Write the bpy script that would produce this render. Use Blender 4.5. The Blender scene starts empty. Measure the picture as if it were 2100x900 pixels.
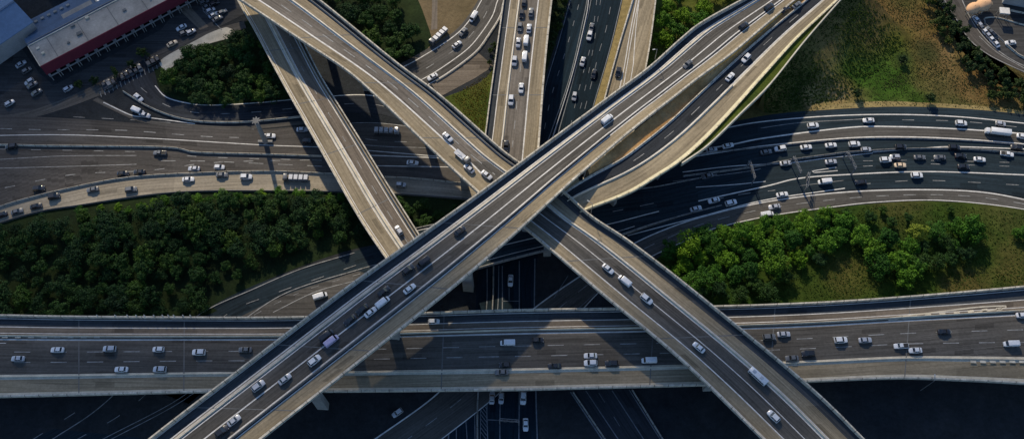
import bpy, bmesh, math, random
from mathutils import Vector, Matrix, noise as mnoise
random.seed(7)
rad = math.radians
scene = bpy.context.scene
COL = scene.collection

# ------------------------------------------------------------------ camera
FPX, TILT, CH = 2000.0, rad(25), 355.0
cam_d = bpy.data.cameras.new("camera")
cam = bpy.data.objects.new("camera", cam_d); COL.objects.link(cam)
cam.location = (0, 0, CH); cam.rotation_euler = (TILT, 0, 0)
cam_d.sensor_width = 36.0; cam_d.lens = 36.0 * FPX / 2100.0
cam_d.clip_start = 1.0; cam_d.clip_end = 6000
scene.camera = cam
# ------------------------------------------------------------------ light
SUN_EL, SUN_AZ = rad(33), rad(-17)          # azimuth from +Y, negative = west
world = bpy.data.worlds.new("World"); scene.world = world; world.use_nodes = True
wn = world.node_tree; wn.nodes.clear()
sky = wn.nodes.new('ShaderNodeTexSky'); sky.sky_type = 'NISHITA'; sky.sun_disc = False
sky.ozone_density = 5.0; sky.dust_density = .6; sky.sun_elevation = SUN_EL; sky.sun_rotation = SUN_AZ
bg = wn.nodes.new('ShaderNodeBackground'); bg.inputs['Strength'].default_value = 0.15
wo = wn.nodes.new('ShaderNodeOutputWorld')
wn.links.new(sky.outputs[0], bg.inputs[0]); wn.links.new(bg.outputs[0], wo.inputs[0])
sd = bpy.data.lights.new("sun", 'SUN'); sd.energy = 5.0; sd.angle = rad(1.3); sd.color = (1.0, 0.85, 0.62)
sun = bpy.data.objects.new("sun", sd); COL.objects.link(sun)
sdir = Vector((math.sin(SUN_AZ)*math.cos(SUN_EL), math.cos(SUN_AZ)*math.cos(SUN_EL), math.sin(SUN_EL)))
sun.rotation_euler = sdir.to_track_quat('Z', 'Y').to_euler(); sun.location = sdir*600
vs = scene.view_settings
vs.view_transform = 'Standard'; vs.look = 'None'; vs.exposure = 0.12; vs.gamma = 1.0; vs.use_curve_mapping = False
scene.cycles.max_bounces = 5; scene.cycles.diffuse_bounces = 2; scene.cycles.glossy_bounces = 2
scene.cycles.volume_bounces = 0; scene.cycles.use_denoising = True

# unseen clouds, added up-sun only to shade the left and bottom of the view
def added_cloud(gx, gy, rx, ry, rz, alt, dens):
    k = alt/sdir.z; me = bpy.data.meshes.new('added_cloud'); bm = bmesh.new()
    bmesh.ops.create_icosphere(bm, subdivisions=5, radius=1)
    rr = random.Random(int(gx*7+gy))
    ph = [rr.uniform(0, 6.28) for _ in range(6)]
    for v in bm.verts:
        c = v.co.copy(); w = 1+.09*math.sin(3*c.x+ph[0])*math.cos(4*c.y+ph[1])+.06*math.sin(7*c.y+ph[2])*math.sin(6*c.z+ph[3])+.04*math.sin(11*c.x+ph[4])*math.cos(12*c.y+ph[5])
        v.co = Vector((c.x*rx*w, c.y*ry*w, c.z*rz*w))
    bm.to_mesh(me); bm.free(); o = bpy.data.objects.new('added_cloud', me); COL.objects.link(o)
    m = bpy.data.materials.new('added_cloud_vapour'); m.use_nodes = True; nt = m.node_tree; nt.nodes.clear()
    pv = nt.nodes.new('ShaderNodeVolumePrincipled'); pv.inputs['Density'].default_value = dens; pv.inputs['Color'].default_value = (.95, .96, 1, 1)
    mo_ = nt.nodes.new('ShaderNodeOutputMaterial'); nt.links.new(pv.outputs[0], mo_.inputs['Volume'])
    me.materials.append(m); o.location = (gx+sdir.x*k, gy+sdir.y*k, alt); o['kind'] = 'structure'
# ------------------------------------------------------------------ projection helper: photo pixel at a height -> world
def P(px, py, z=0.0):
    x, y = (px-1050)/FPX, -(py-450)/FPX
    d = Vector((x, y*math.cos(TILT)+math.sin(TILT), y*math.sin(TILT)-math.cos(TILT)))
    k = (z-CH)/d.z
    return Vector((d.x*k, d.y*k, z))

for (px_, py_, rx_, ry_, rz_, d_) in [(40, 0, 112, 48, 36, .026), (-120, 230, 60, 55, 34, .018), (150, 560, 105, 10, 8, .09), (-30, 960, 110, 36, 22, .03), (540, 955, 120, 27, 22, .034), (1060, 975, 130, 22, 20, .036), (1560, 990, 120, 22, 18, .034), (2080, 980, 80, 25, 20, .03)]:
    q_ = P(px_, py_); added_cloud(q_.x, q_.y, rx_, ry_, rz_, 760, d_)
# ------------------------------------------------------------------ materials
def new_mat(name):
    m = bpy.data.materials.new(name); m.use_nodes = True
    nt = m.node_tree; b = nt.nodes['Principled BSDF']
    return m, nt, b
def N(nt, t, **kw):
    n = nt.nodes.new(t)
    for k, v in kw.items(): setattr(n, k, v)
    return n
def noise(nt, vec, scale, detail=4, rough=.6):
    n = N(nt, 'ShaderNodeTexNoise'); n.inputs['Scale'].default_value = scale
    n.inputs['Detail'].default_value = detail; n.inputs['Roughness'].default_value = rough
    nt.links.new(vec, n.inputs['Vector']); return n.outputs['Fac']
def ramp(nt, fac, stops):
    r = N(nt, 'ShaderNodeValToRGB'); e = r.color_ramp.elements
    while len(e) < len(stops): e.new(.5)
    for el, (p, c) in zip(e, stops): el.position = p; el.color = (*c, 1)
    nt.links.new(fac, r.inputs[0]); return r.outputs[0]
def mixc(nt, a, b, fac, mode='MIX'):
    m = N(nt, 'ShaderNodeMix', data_type='RGBA', blend_type=mode)
    for sock, v in ((m.inputs[0], fac), (m.inputs[6], a), (m.inputs[7], b)):
        if hasattr(v, 'links'): nt.links.new(v, sock)
        elif isinstance(v, (int, float)): sock.default_value = v
        else: sock.default_value = (*v, 1)
    return m.outputs[2]
def g(v): return (v, v, v)

def road_mat(name, base, var=.35, rough=.85, streak=1.0, joints=0.0, patches=.5):
    """asphalt or concrete with streaks, wheel tracks, patches and joints running along the carriageway (uv in metres)"""
    m, nt, b = new_mat(name)
    uv = N(nt, 'ShaderNodeUVMap'); uv.uv_map = 'UVMap'
    mp = N(nt, 'ShaderNodeMapping'); mp.inputs['Scale'].default_value = (1.0, .035, 1)
    nt.links.new(uv.outputs[0], mp.inputs[0])
    tc = N(nt, 'ShaderNodeTexCoord')
    lo = tuple(c*(1-var) for c in base); hi = tuple(min(1, c*(1+var)) for c in base)
    st = noise(nt, mp.outputs[0], 1.1, 5, .65)
    c = ramp(nt, st, [(.28, lo), (.5, base), (.74, hi)])
    mp3 = N(nt, 'ShaderNodeMapping'); mp3.inputs['Scale'].default_value = (3.2, .02, 1)
    nt.links.new(uv.outputs[0], mp3.inputs[0])
    c = mixc(nt, c, ramp(nt, noise(nt, mp3.outputs[0], 1.0, 2, .5), [(.3, g(.8)), (.7, g(1.22))]), .6*streak, 'MULTIPLY')
    big = noise(nt, tc.outputs['Object'], .045, 4, .6)
    c = mixc(nt, c, ramp(nt, big, [(.3, g(.72)), (.7, g(1.22))]), patches, 'MULTIPLY')
    fine = noise(nt, tc.outputs['Object'], .9, 6, .75)
    c = mixc(nt, c, ramp(nt, fine, [(.35, g(.75)), (.65, g(1.2))]), .6, 'MULTIPLY')
    # resurfaced panels one lane wide, each a slightly different age
    sn = N(nt, 'ShaderNodeVectorMath', operation='SNAP'); sn.inputs[1].default_value = (3.7, 31, 1); nt.links.new(uv.outputs[0], sn.inputs[0])
    wnz = N(nt, 'ShaderNodeTexWhiteNoise'); nt.links.new(sn.outputs[0], wnz.inputs['Vector'])
    c = mixc(nt, c, ramp(nt, wnz.outputs['Value'], [(0, g(.78)), (.35, g(1.0)), (.8, g(1.02)), (1, g(1.2))]), .7, 'MULTIPLY')
    sn2 = N(nt, 'ShaderNodeVectorMath', operation='SNAP'); sn2.inputs[1].default_value = (1.9, 7, 1); nt.links.new(uv.outputs[0], sn2.inputs[0])
    wn2 = N(nt, 'ShaderNodeTexWhiteNoise'); nt.links.new(sn2.outputs[0], wn2.inputs['Vector'])
    c = mixc(nt, c, ramp(nt, wn2.outputs['Value'], [(0, g(.6)), (.035, g(.66)), (.04, g(1.0)), (1, g(1.0))]), .8, 'MULTIPLY')
    # short dark oil and tyre smears
    mp2 = N(nt, 'ShaderNodeMapping'); mp2.inputs['Scale'].default_value = (.55, .012, 1)
    nt.links.new(uv.outputs[0], mp2.inputs[0])
    sm = noise(nt, mp2.outputs[0], 2.3, 3, .5)
    c = mixc(nt, c, ramp(nt, sm, [(.36, g(.55)), (.5, g(1.0))]), .55*streak, 'MULTIPLY')
    if joints:
        wv = N(nt, 'ShaderNodeTexBrick'); wv.inputs['Scale'].default_value = 1
        wv.offset = 0; wv.inputs['Brick Width'].default_value = 200; wv.inputs['Row Height'].default_value = joints
        wv.inputs['Mortar Size'].default_value = .09
        wv.inputs['Color1'].default_value = wv.inputs['Color2'].default_value = (1, 1, 1, 1)
        wv.inputs['Mortar'].default_value = (.45, .45, .45, 1)
        nt.links.new(uv.outputs[0], wv.inputs['Vector'])
        c = mixc(nt, c, wv.outputs['Color'], .8, 'MULTIPLY')
    nt.links.new(c, b.inputs['Base Color'])
    b.inputs['Roughness'].default_value = rough
    b.inputs['Specular IOR Level'].default_value = .07
    return m
def conc_mat(name, base, var=.25, scale=.25, rough=.85):
    m, nt, b = new_mat(name)
    tc = N(nt, 'ShaderNodeTexCoord')
    a = noise(nt, tc.outputs['Object'], scale, 6, .7)
    c = ramp(nt, a, [(.3, tuple(x*(1-var) for x in base)), (.7, tuple(x*(1+var) for x in base))])
    d = noise(nt, tc.outputs['Object'], scale*9, 4, .7)
    c = mixc(nt, c, ramp(nt, d, [(.3, g(.75)), (.7, g(1.15))]), .6, 'MULTIPLY')
    nt.links.new(c, b.inputs['Base Color']); b.inputs['Roughness'].default_value = rough
    b.inputs['Specular IOR Level'].default_value = .25
    return m
def paint_mat(name, base, worn=.4):
    m, nt, b = new_mat(name)
    tc = N(nt, 'ShaderNodeTexCoord')
    a = noise(nt, tc.outputs['Object'], .35, 6, .8)
    c = ramp(nt, a, [(.34, tuple(x*(1-worn) for x in base)), (.58, base)])
    nt.links.new(c, b.inputs['Base Color']); b.inputs['Roughness'].default_value = .7
    return m
def ground_mat(name, cols, scale=.02, spots=(), fine=.6, contrast=(.3, .7)):
    """patchy ground: ramp of colours over large noise, finer mottling, and bare or lush spots at world places"""
    m, nt, b = new_mat(name)
    tc = N(nt, 'ShaderNodeTexCoord'); ob = tc.outputs['Object']
    a = noise(nt, ob, scale, 7, .62)
    n = len(cols)
    c = ramp(nt, a, [(contrast[0]+(contrast[1]-contrast[0])*i/(n-1), k) for i, k in enumerate(cols)])
    wob = N(nt, 'ShaderNodeTexNoise'); wob.inputs['Scale'].default_value = .05; wob.inputs['Detail'].default_value = 6
    nt.links.new(ob, wob.inputs['Vector'])
    for (x, y, r, k, st) in spots:
        vm = N(nt, 'ShaderNodeVectorMath', operation='DISTANCE'); nt.links.new(ob, vm.inputs[0])
        vm.inputs[1].default_value = (x, y, 0)
        ad = N(nt, 'ShaderNodeMath', operation='MULTIPLY_ADD'); nt.links.new(wob.outputs['Fac'], ad.inputs[0])
        ad.inputs[1].default_value = r*2.6; nt.links.new(vm.outputs['Value'], ad.inputs[2])
        mr = N(nt, 'ShaderNodeMapRange', interpolation_type='SMOOTHSTEP')
        mr.inputs[1].default_value = r*1.3; mr.inputs[2].default_value = r*2.5
        mr.inputs[3].default_value = st; mr.inputs[4].default_value = 0
        nt.links.new(ad.outputs[0], mr.inputs[0])
        c = mixc(nt, c, k, mr.outputs[0])
    f = noise(nt, ob, .55, 8, .8)
    c = mixc(nt, c, ramp(nt, f, [(.3, g(.45)), (.7, g(1.5))]), fine, 'MULTIPLY')
    mid = noise(nt, ob, .13, 5, .7)
    c = mixc(nt, c, ramp(nt, mid, [(.33, g(.6)), (.66, g(1.25))]), fine, 'MULTIPLY')
    nt.links.new(c, b.inputs['Base Color']); b.inputs['Roughness'].default_value = .95
    b.inputs['Specular IOR Level'].default_value = .1
    bp = N(nt, 'ShaderNodeBump'); bp.inputs['Strength'].default_value = .6; bp.inputs['Distance'].default_value = .6
    nt.links.new(f, bp.inputs['Height']); nt.links.new(bp.outputs[0], b.inputs['Normal'])
    return m
def plain_mat(name, col, rough=.5, metal=0.0, spec=.5, coat=0.0):
    m, nt, b = new_mat(name)
    tc = N(nt, 'ShaderNodeTexCoord')
    a = noise(nt, tc.outputs['Object'], 1.7, 3)
    c = ramp(nt, a, [(.3, tuple(x*.88 for x in col)), (.7, tuple(min(1, x*1.08) for x in col))])
    nt.links.new(c, b.inputs['Base Color'])
    b.inputs['Roughness'].default_value = rough; b.inputs['Metallic'].default_value = metal
    b.inputs['Specular IOR Level'].default_value = spec; b.inputs['Coat Weight'].default_value = coat
    return m
def leaf_mat(name, dark, light):
    m, nt, b = new_mat(name)
    tc = N(nt, 'ShaderNodeTexCoord'); oi = N(nt, 'ShaderNodeObjectInfo')
    a = noise(nt, tc.outputs['Object'], .45, 4)
    c = ramp(nt, a, [(.3, dark), (.72, light)])
    r = ramp(nt, oi.outputs['Random'], [(0, (.42, .6, .66)), (.3, (.8, .9, .9)), (.6, (1.05, 1.05, 1)), (.85, (1.35, 1.2, .8)), (1, (1.9, 1.45, .9))])
    c = mixc(nt, c, r, 1.0, 'MULTIPLY')
    nt.links.new(c, b.inputs['Base Color']); b.inputs['Roughness'].default_value = .75
    b.inputs['Specular IOR Level'].default_value = .15
    return m

M = {}
M['tan'] = road_mat('tan_concrete_road', (.25, .207, .14), .24)
M['tan_dk'] = road_mat('weathered_tan_road', (.15, .125, .098), .2, joints=0)
M['tan_p'] = road_mat('plain_tan_road', (.27, .235, .18), .18)
M['asph'] = road_mat('brown_grey_asphalt', (.084, .079, .071), .3)
M['asph_lt'] = road_mat('sun_bleached_asphalt', (.145, .128, .108), .22)
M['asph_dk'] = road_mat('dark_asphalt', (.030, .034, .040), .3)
M['asph_md'] = road_mat('mid_asphalt', (.074, .068, .062), .28)
M['gal'] = plain_mat('weathered_gantry_steel', (.15, .16, .17), .6, .2)
M['asph_shade'] = road_mat('shade_blue_asphalt', (.008, .018, .027), .35)  # dark asphalt, with the road's blue shade put into its colour
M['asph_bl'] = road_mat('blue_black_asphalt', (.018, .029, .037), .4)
M['shoulder'] = road_mat('blue_grey_shoulder', (.05, .056, .062), .3)
M['light'] = conc_mat('pale_concrete', (.52, .47, .37))
M['cream'] = conc_mat('cream_kerb_concrete', (.62, .57, .39), .15)
M['conc'] = conc_mat('grey_concrete', (.24, .235, .22))
M['conc_dk'] = conc_mat('stained_concrete', (.13, .13, .125))
M['white'] = paint_mat('white_road_paint', (.62, .6, .56))
M['white_w'] = paint_mat('worn_road_paint', (.28, .28, .27), .7)
M['white_f'] = paint_mat('faded_road_paint', (.14, .155, .17), .6)
def parapet_mat(name, base):
    m = conc_mat(name, base, .3, .3); nt = m.node_tree; b = nt.nodes['Principled BSDF']
    src = b.inputs['Base Color'].links[0].from_socket
    uv = N(nt, 'ShaderNodeUVMap'); uv.uv_map = 'UVMap'
    sp_ = N(nt, 'ShaderNodeSeparateXYZ'); nt.links.new(uv.outputs[0], sp_.inputs[0])
    md = N(nt, 'ShaderNodeMath', operation='MODULO'); md.inputs[1].default_value = 5.0; nt.links.new(sp_.outputs[1], md.inputs[0])
    lt = N(nt, 'ShaderNodeMath', operation='LESS_THAN'); lt.inputs[1].default_value = .3; nt.links.new(md.outputs[0], lt.inputs[0])
    c = mixc(nt, src, mixc(nt, src, (.4, .4, .4), 1.0, 'MULTIPLY'), lt.outputs[0])
    nz = noise(nt, uv.outputs[0], .5, 4, .7)
    c = mixc(nt, c, ramp(nt, nz, [(.32, g(.55)), (.6, g(1.1))]), .8, 'MULTIPLY')
    nt.links.new(c, b.inputs['Base Color']); return m
M['par'] = parapet_mat('pale_parapet', (.48, .44, .36)); M['parc'] = parapet_mat('grey_parapet', (.24, .235, .22)); M['pary'] = parapet_mat('cream_parapet', (.6, .53, .36))
M['steel'] = plain_mat('galvanised_steel', (.35, .36, .37), .45, .7)

# ------------------------------------------------------------------ object helpers
def link(name, me, parent=None, mats=()):
    o = bpy.data.objects.new(name, me); COL.objects.link(o)
    for m in mats: me.materials.append(m)
    if parent is not None: o.parent = parent
    return o
def tag(o, label=None, cat=None, group=None, kind=None):
    if label: o['label'] = label
    if cat: o['category'] = cat
    if group: o['group'] = group
    if kind: o['kind'] = kind
    return o
def empty(name, loc=(0, 0, 0), rz=0.0):
    o = bpy.data.objects.new(name, None); COL.objects.link(o)
    o.location = loc; o.rotation_euler = (0, 0, rz); o.empty_display_size = .5
    return o
def cr(p0, p1, p2, p3, t):
    return .5*((2*p1)+(-p0+p2)*t+(2*p0-5*p1+4*p2-p3)*t*t+(-p0+3*p1-3*p2+p3)*t*t*t)
def spline(pts, step=3.0, n=None):
    """Catmull-Rom through pts, resampled at equal arc length"""
    pts = [Vector(p) for p in pts]
    if len(pts) == 2: dense = [pts[0].lerp(pts[1], i/20) for i in range(21)]
    else:
        e = [2*pts[0]-pts[1]]+pts+[2*pts[-1]-pts[-2]]
        dense = []
        for i in range(1, len(e)-2):
            for k in range(16): dense.append(cr(e[i-1], e[i], e[i+1], e[i+2], k/16))
        dense.append(pts[-1])
    acc = [0]
    for a, b in zip(dense, dense[1:]): acc.append(acc[-1]+(b-a).length)
    tot = acc[-1]
    if n is None: n = max(2, int(tot/step)+1)
    out = []; j = 0
    for i in range(n):
        s = tot*i/(n-1)
        while j < len(acc)-2 and acc[j+1] < s: j += 1
        d = acc[j+1]-acc[j]
        out.append(dense[j].lerp(dense[j+1], 0 if d == 0 else (s-acc[j])/d))
    return out
def pxs(pts, z=0.0):
    return [P(p[0], p[1], p[2] if len(p) > 2 else z) for p in pts]

class MB:
    """mesh builder with uv in metres and material slots"""
    def __init__(s): s.v = []; s.f = []; s.m = []; s.uv = []
    def quad(s, a, b, c, d, m=0, uv=None):
        i = len(s.v); s.v += [tuple(a), tuple(b), tuple(c), tuple(d)]; s.f.append((i, i+1, i+2, i+3)); s.m.append(m)
        s.uv += uv or [(p[0], p[1]) for p in (a, b, c, d)]
    def box(s, c, sx, sy, sz, m=0, rz=0.0, taper=1.0):
        cs, sn = math.cos(rz), math.sin(rz)
        def q(x, y, z): return (c[0]+x*cs-y*sn, c[1]+x*sn+y*cs, c[2]+z)
        a, b_ = sx/2, sy/2; t = taper
        lo = [q(-a, -b_, 0), q(a, -b_, 0), q(a, b_, 0), q(-a, b_, 0)]
        hi = [q(-a*t, -b_*t, sz), q(a*t, -b_*t, sz), q(a*t, b_*t, sz), q(-a*t, b_*t, sz)]
        s.quad(*hi, m=m); s.quad(*lo[::-1], m=m)
        for i in range(4): s.quad(lo[i], lo[(i+1) % 4], hi[(i+1) % 4], hi[i], m=m)
    def tube(s, a, b, r0, r1=None, n=8, m=0):
        a = Vector(a); b = Vector(b); r1 = r0 if r1 is None else r1
        d = (b-a).normalized(); u = d.orthogonal().normalized(); w = d.cross(u)
        A = [a+(u*math.cos(t)+w*math.sin(t))*r0 for t in [2*math.pi*i/n for i in range(n)]]
        B = [b+(u*math.cos(t)+w*math.sin(t))*r1 for t in [2*math.pi*i/n for i in range(n)]]
        for i in range(n): s.quad(A[i], A[(i+1) % n], B[(i+1) % n], B[i], m=m)
        for R, c, fl in ((A, a, 1), (B, b, 0)):
            for i in range(0, n, 2):
                q = [R[i], R[(i+1) % n], R[(i+2) % n], c]
                s.quad(*(q[::-1] if fl else q), m=m)
    def build(s, name, mats, parent=None, smooth=False):
        me = bpy.data.meshes.new(name); me.from_pydata(s.v, [], s.f)
        uvl = me.uv_layers.new(name='UVMap')
        flat = [c for p in s.uv for c in p]
        uvl.data.foreach_set('uv', flat)
        me.polygons.foreach_set('material_index', s.m)
        me.update()
        if smooth:
            bm = bmesh.new(); bm.from_mesh(me); bmesh.ops.remove_doubles(bm, verts=bm.verts, dist=1e-4); bm.to_mesh(me); bm.free()
            for p in me.polygons: p.use_smooth = True
        return link(name, me, parent, mats if isinstance(mats, (list, tuple)) else [mats])

def sweep(mb, line, prof, m=0, closed=True, caps=True):
    """sweep a cross-section (offset to the left in m, height) along a line of points"""
    n = len(line); rings = []
    for i, p in enumerate(line):
        a = line[max(0, i-1)]; b = line[min(n-1, i+1)]
        d = (b-a); d.z = 0; d.normalize(); l = Vector((-d.y, d.x, 0))
        rings.append([p+l*o+Vector((0, 0, h)) for o, h in prof])
    k = len(prof); v = 0
    for i in range(n-1):
        seg = (line[i+1]-line[i]).length
        for j in range(k if closed else k-1):
            a, b = rings[i][j], rings[i][(j+1) % k]; c, d = rings[i+1][(j+1) % k], rings[i+1][j]
            mb.quad(a, b, c, d, m, [(j, v), (j+.5, v), (j+.5, v+seg), (j, v+seg)])
        v += seg
    if caps and closed:
        for r in (rings[0], rings[-1]):
            c = sum(r, Vector())/k
            for j in range(k): mb.quad(r[j], r[(j+1) % k], c, c.copy(), m)
def offset(line, o):
    out = []; n = len(line)
    for i, p in enumerate(line):
        d = line[min(n-1, i+1)]-line[max(0, i-1)]; d.z = 0; d.normalize()
        out.append(p+Vector((-d.y, d.x, 0))*o)
    return out
JERSEY = [(.32, 0), (.12, .35), (.09, 1.0), (-.09, 1.0), (-.12, .35), (-.32, 0)]
def wallprof(w, h): return [(w/2, -.35), (w/2, h), (-w/2, h), (-w/2, -.35)]

class Road:
    def __init__(s, name, L, R, z=0.0, step=3.0):
        s.name = name
        Lw, Rw = pxs(L, z), pxs(R, z)
        n = max(len(spline(Lw, step)), len(spline(Rw, step)))
        s.L = spline(Lw, n=n); s.R = spline(Rw, n=n); s.n = n
        camp = Vector((0, 0, CH))
        for i in range(n):       # level the deck across its width, sliding each edge point along the line of sight
            zm = (s.L[i].z+s.R[i].z)/2
            s.L[i] = camp+(s.L[i]-camp)*((zm-CH)/(s.L[i].z-CH)); s.R[i] = camp+(s.R[i]-camp)*((zm-CH)/(s.R[i].z-CH))
        s.C = [(a+b)/2 for a, b in zip(s.L, s.R)]
        s.acc = [0]
        for a, b in zip(s.C, s.C[1:]): s.acc.append(s.acc[-1]+(b-a).length)
        s.len = s.acc[-1]
    def tv(s, t, f):
        if isinstance(t, (int, float)): return t
        for (s0, t0), (s1, t1) in zip(t, t[1:]):
            if f <= s1: return t0+(t1-t0)*max(0, (f-s0)/(s1-s0))
        return t[-1][1]
    def pt(s, i, t, dz=0.0):
        f = i/(s.n-1); q = s.L[i].lerp(s.R[i], s.tv(t, f)); q.z += dz; return q
    def line(s, t, dz=0.0, a=0.0, b=1.0):
        i0, i1 = int(a*(s.n-1)), int(b*(s.n-1))
        return [s.pt(i, t, dz) for i in range(i0, i1+1)]
    def strip(s, mb, t0, t1, m=0, dz=.02, a=0.0, b=1.0):
        i0, i1 = int(a*(s.n-1)), int(b*(s.n-1))
        for i in range(i0, i1):
            p, q, r, u = s.pt(i, t0, dz), s.pt(i+1, t0, dz), s.pt(i+1, t1, dz), s.pt(i, t1, dz)
            w = (s.R[i]-s.L[i]).length; f = i/(s.n-1)
            u0, u1 = s.tv(t0, f)*w, s.tv(t1, f)*w; K = max(1, int((u1-u0)/2.5)) if s.L[i].z > 1 else 1
            for k in range(K):
                a_, b_ = k/K, (k+1)/K; ua, ub = u0+(u1-u0)*a_, u0+(u1-u0)*b_
                mb.quad(p.lerp(u, b_), q.lerp(r, b_), q.lerp(r, a_), p.lerp(u, a_), m, [(ub, s.acc[i]), (ub, s.acc[i+1]), (ua, s.acc[i+1]), (ua, s.acc[i])])
    def near(s, x, y):
        best = min(range(s.n), key=lambda i: (s.C[i].x-x)**2+(s.C[i].y-y)**2)
        a, b = s.C[max(0, best-1)], s.C[min(s.n-1, best+1)]
        return s.C[best].z, math.atan2(b.y-a.y, b.x-a.x)
ROADS = {}

def stripe(mb, line, w, dz, dash=None, m=0):
    """a painted line; dash=(on, off) in metres"""
    l, r = offset(line, w/2), offset(line, -w/2); acc = 0
    for i in range(len(line)-1):
        seg = (line[i+1]-line[i]).length
        if dash and (acc % (dash[0]+dash[1])) > dash[0]: acc += seg; continue
        up = Vector((0, 0, dz)); mb.quad(r[i]+up, r[i+1]+up, l[i+1]+up, l[i]+up, m); acc += seg

def fine(line, step=1.0):
    out = []
    for a, b in zip(line, line[1:]):
        k = max(1, int((b-a).length/step))
        out += [a.lerp(b, i/k) for i in range(k)]
    return out+[line[-1]]

def deck(name, label, key, L, R, z, strips, lines, walls, medians=(), piers=(), depth=2.0, pier_w=2.4, joints=()):
    rd = Road(key, L, R, z); ROADS[key] = rd
    root = empty(name, (rd.C[0].x, rd.C[0].y, 0)); inv = Vector((-rd.C[0].x, -rd.C[0].y, 0))
    tag(root, label, 'overpass')
    def fin(mb, nm, mats):
        mb.v = [(v[0]+inv.x, v[1]+inv.y, v[2]) for v in mb.v]
        return mb.build(nm, mats, root)
    # box girder
    mb = MB()
    for i in range(rd.n-1):
        sec = [(0, -.3), (1, -.3), (1, -1.15), (.97, -1.3), (.82, -1.4), (.74, -depth), (.26, -depth), (.18, -1.4), (.03, -1.3), (0, -1.15)]
        for j in range(len(sec)):
            (t0, h0), (t1, h1) = sec[j], sec[(j+1) % len(sec)]
            mb.quad(rd.pt(i, t1, h1), rd.pt(i+1, t1, h1), rd.pt(i+1, t0, h0), rd.pt(i, t0, h0))
    fin(mb, 'deck_girder', M['conc'])
    mats = []; mb = MB()
    for st in strips:
        t0, t1, mk = st[:3]; a, b = (st[3], st[4]) if len(st) > 3 else (0, 1)
        if M[mk] not in mats: mats.append(M[mk])
        rd.strip(mb, t0, t1, mats.index(M[mk]), .03, a, b)
    fin(mb, 'road_surface', mats)
    for ln in lines:
        t, w, dash = ln[:3]; a, b = (ln[3], ln[4]) if len(ln) > 3 else (0, 1)
        mb = MB(); stripe(mb, fine(rd.line(t, 0, a, b)), w, .075, dash, 0)
        fin(mb, 'lane_line', M['white_w'] if dash else M['white'])
    for (t, w, h, mk) in walls:
        mb = MB(); sweep(mb, rd.line(t), wallprof(w, h)); fin(mb, 'parapet', M[{'light': 'par', 'conc': 'parc', 'cream': 'pary'}[mk]])
    for md in medians:
        t, mk = md[:2]; a, b = (md[2], md[3]) if len(md) > 2 else (0, 1)
        h = md[4] if len(md) > 4 else 1.0
        mb = MB(); sweep(mb, rd.line(t, .03, a, b), [(o, q*h) for o, q in JERSEY]); fin(mb, 'median_barrier', M[mk])
    for jf in joints:
        i = int(jf*(rd.n-1)); mb = MB()
        a, b = rd.pt(i, .02, .055), rd.pt(i, .98, .055)
        stripe(mb, [a, b], .35, 0); fin(mb, 'expansion_joint', M['conc_dk'])
    for pf in piers:
        i = int(pf*(rd.n-1)); a, b = rd.pt(i, .0), rd.pt(i, 1.0)
        c = (a+b)/2; w = (b-a); w.z = 0; wl = w.length; ang = math.atan2(w.y, w.x)
        top = c.z-depth-.01; mb = MB()
        # hammerhead cap
        cs, sn = math.cos(ang), math.sin(ang)
        def q(x, y, zz): return (c.x+x*cs-y*sn, c.y+x*sn+y*cs, zz)
        hw, hb, cw = wl*.40, pier_w*.75, 1.1
        t_ = [q(-hw, -cw, top), q(hw, -cw, top), q(hw, cw, top), q(-hw, cw, top)]
        k_ = [q(-hw, -cw, top-.7), q(hw, -cw, top-.7), q(hw, cw, top-.7), q(-hw, cw, top-.7)]
        b_ = [q(-hb, -cw, top-2.4), q(hb, -cw, top-2.4), q(hb, cw, top-2.4), q(-hb, cw, top-2.4)]
        mb.quad(*t_); mb.quad(*b_[::-1])
        for U, V in ((k_, t_), (b_, k_)):
            for e in range(4): mb.quad(U[e], U[(e+1) % 4], V[(e+1) % 4], V[e])
        colx = [0] if wl < 26 else [-wl*.24, wl*.24]
        for cx in colx:
            pc = q(cx, 0, -.2); mb.box(pc, pier_w*1.25, pier_w*.8, top-2.4+.2-.01, 0, ang, .92)
        fin(mb, 'pier', M['conc'])
    return root, rd

# ------------------------------------------------------------------ ground
def patch(name, pts, z, mat, smooth=True, step=4.0, label=None):
    w = pxs(pts, z)
    if smooth: w = spline(w+[w[0]], step)[:-1]
    me = bpy.data.meshes.new(name); bm = bmesh.new()
    vs_ = [bm.verts.new(p) for p in w]; f = bm.faces.new(vs_)
    if f.normal.z < 0: f.normal_flip()
    bmesh.ops.triangulate(bm, faces=[f]); bmesh.ops.recalc_face_normals(bm, faces=bm.faces)
    for f in bm.faces:
        if f.normal.z < 0: f.normal_flip()
    uvl = bm.loops.layers.uv.new('UVMap')
    for f in bm.faces:
        for l in f.loops: l[uvl].uv = (l.vert.co.y, l.vert.co.x)
    bm.to_mesh(me); bm.free()
    o = link(name, me, None, [mat]); tag(o, label, None, None, 'structure'); return o

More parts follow.
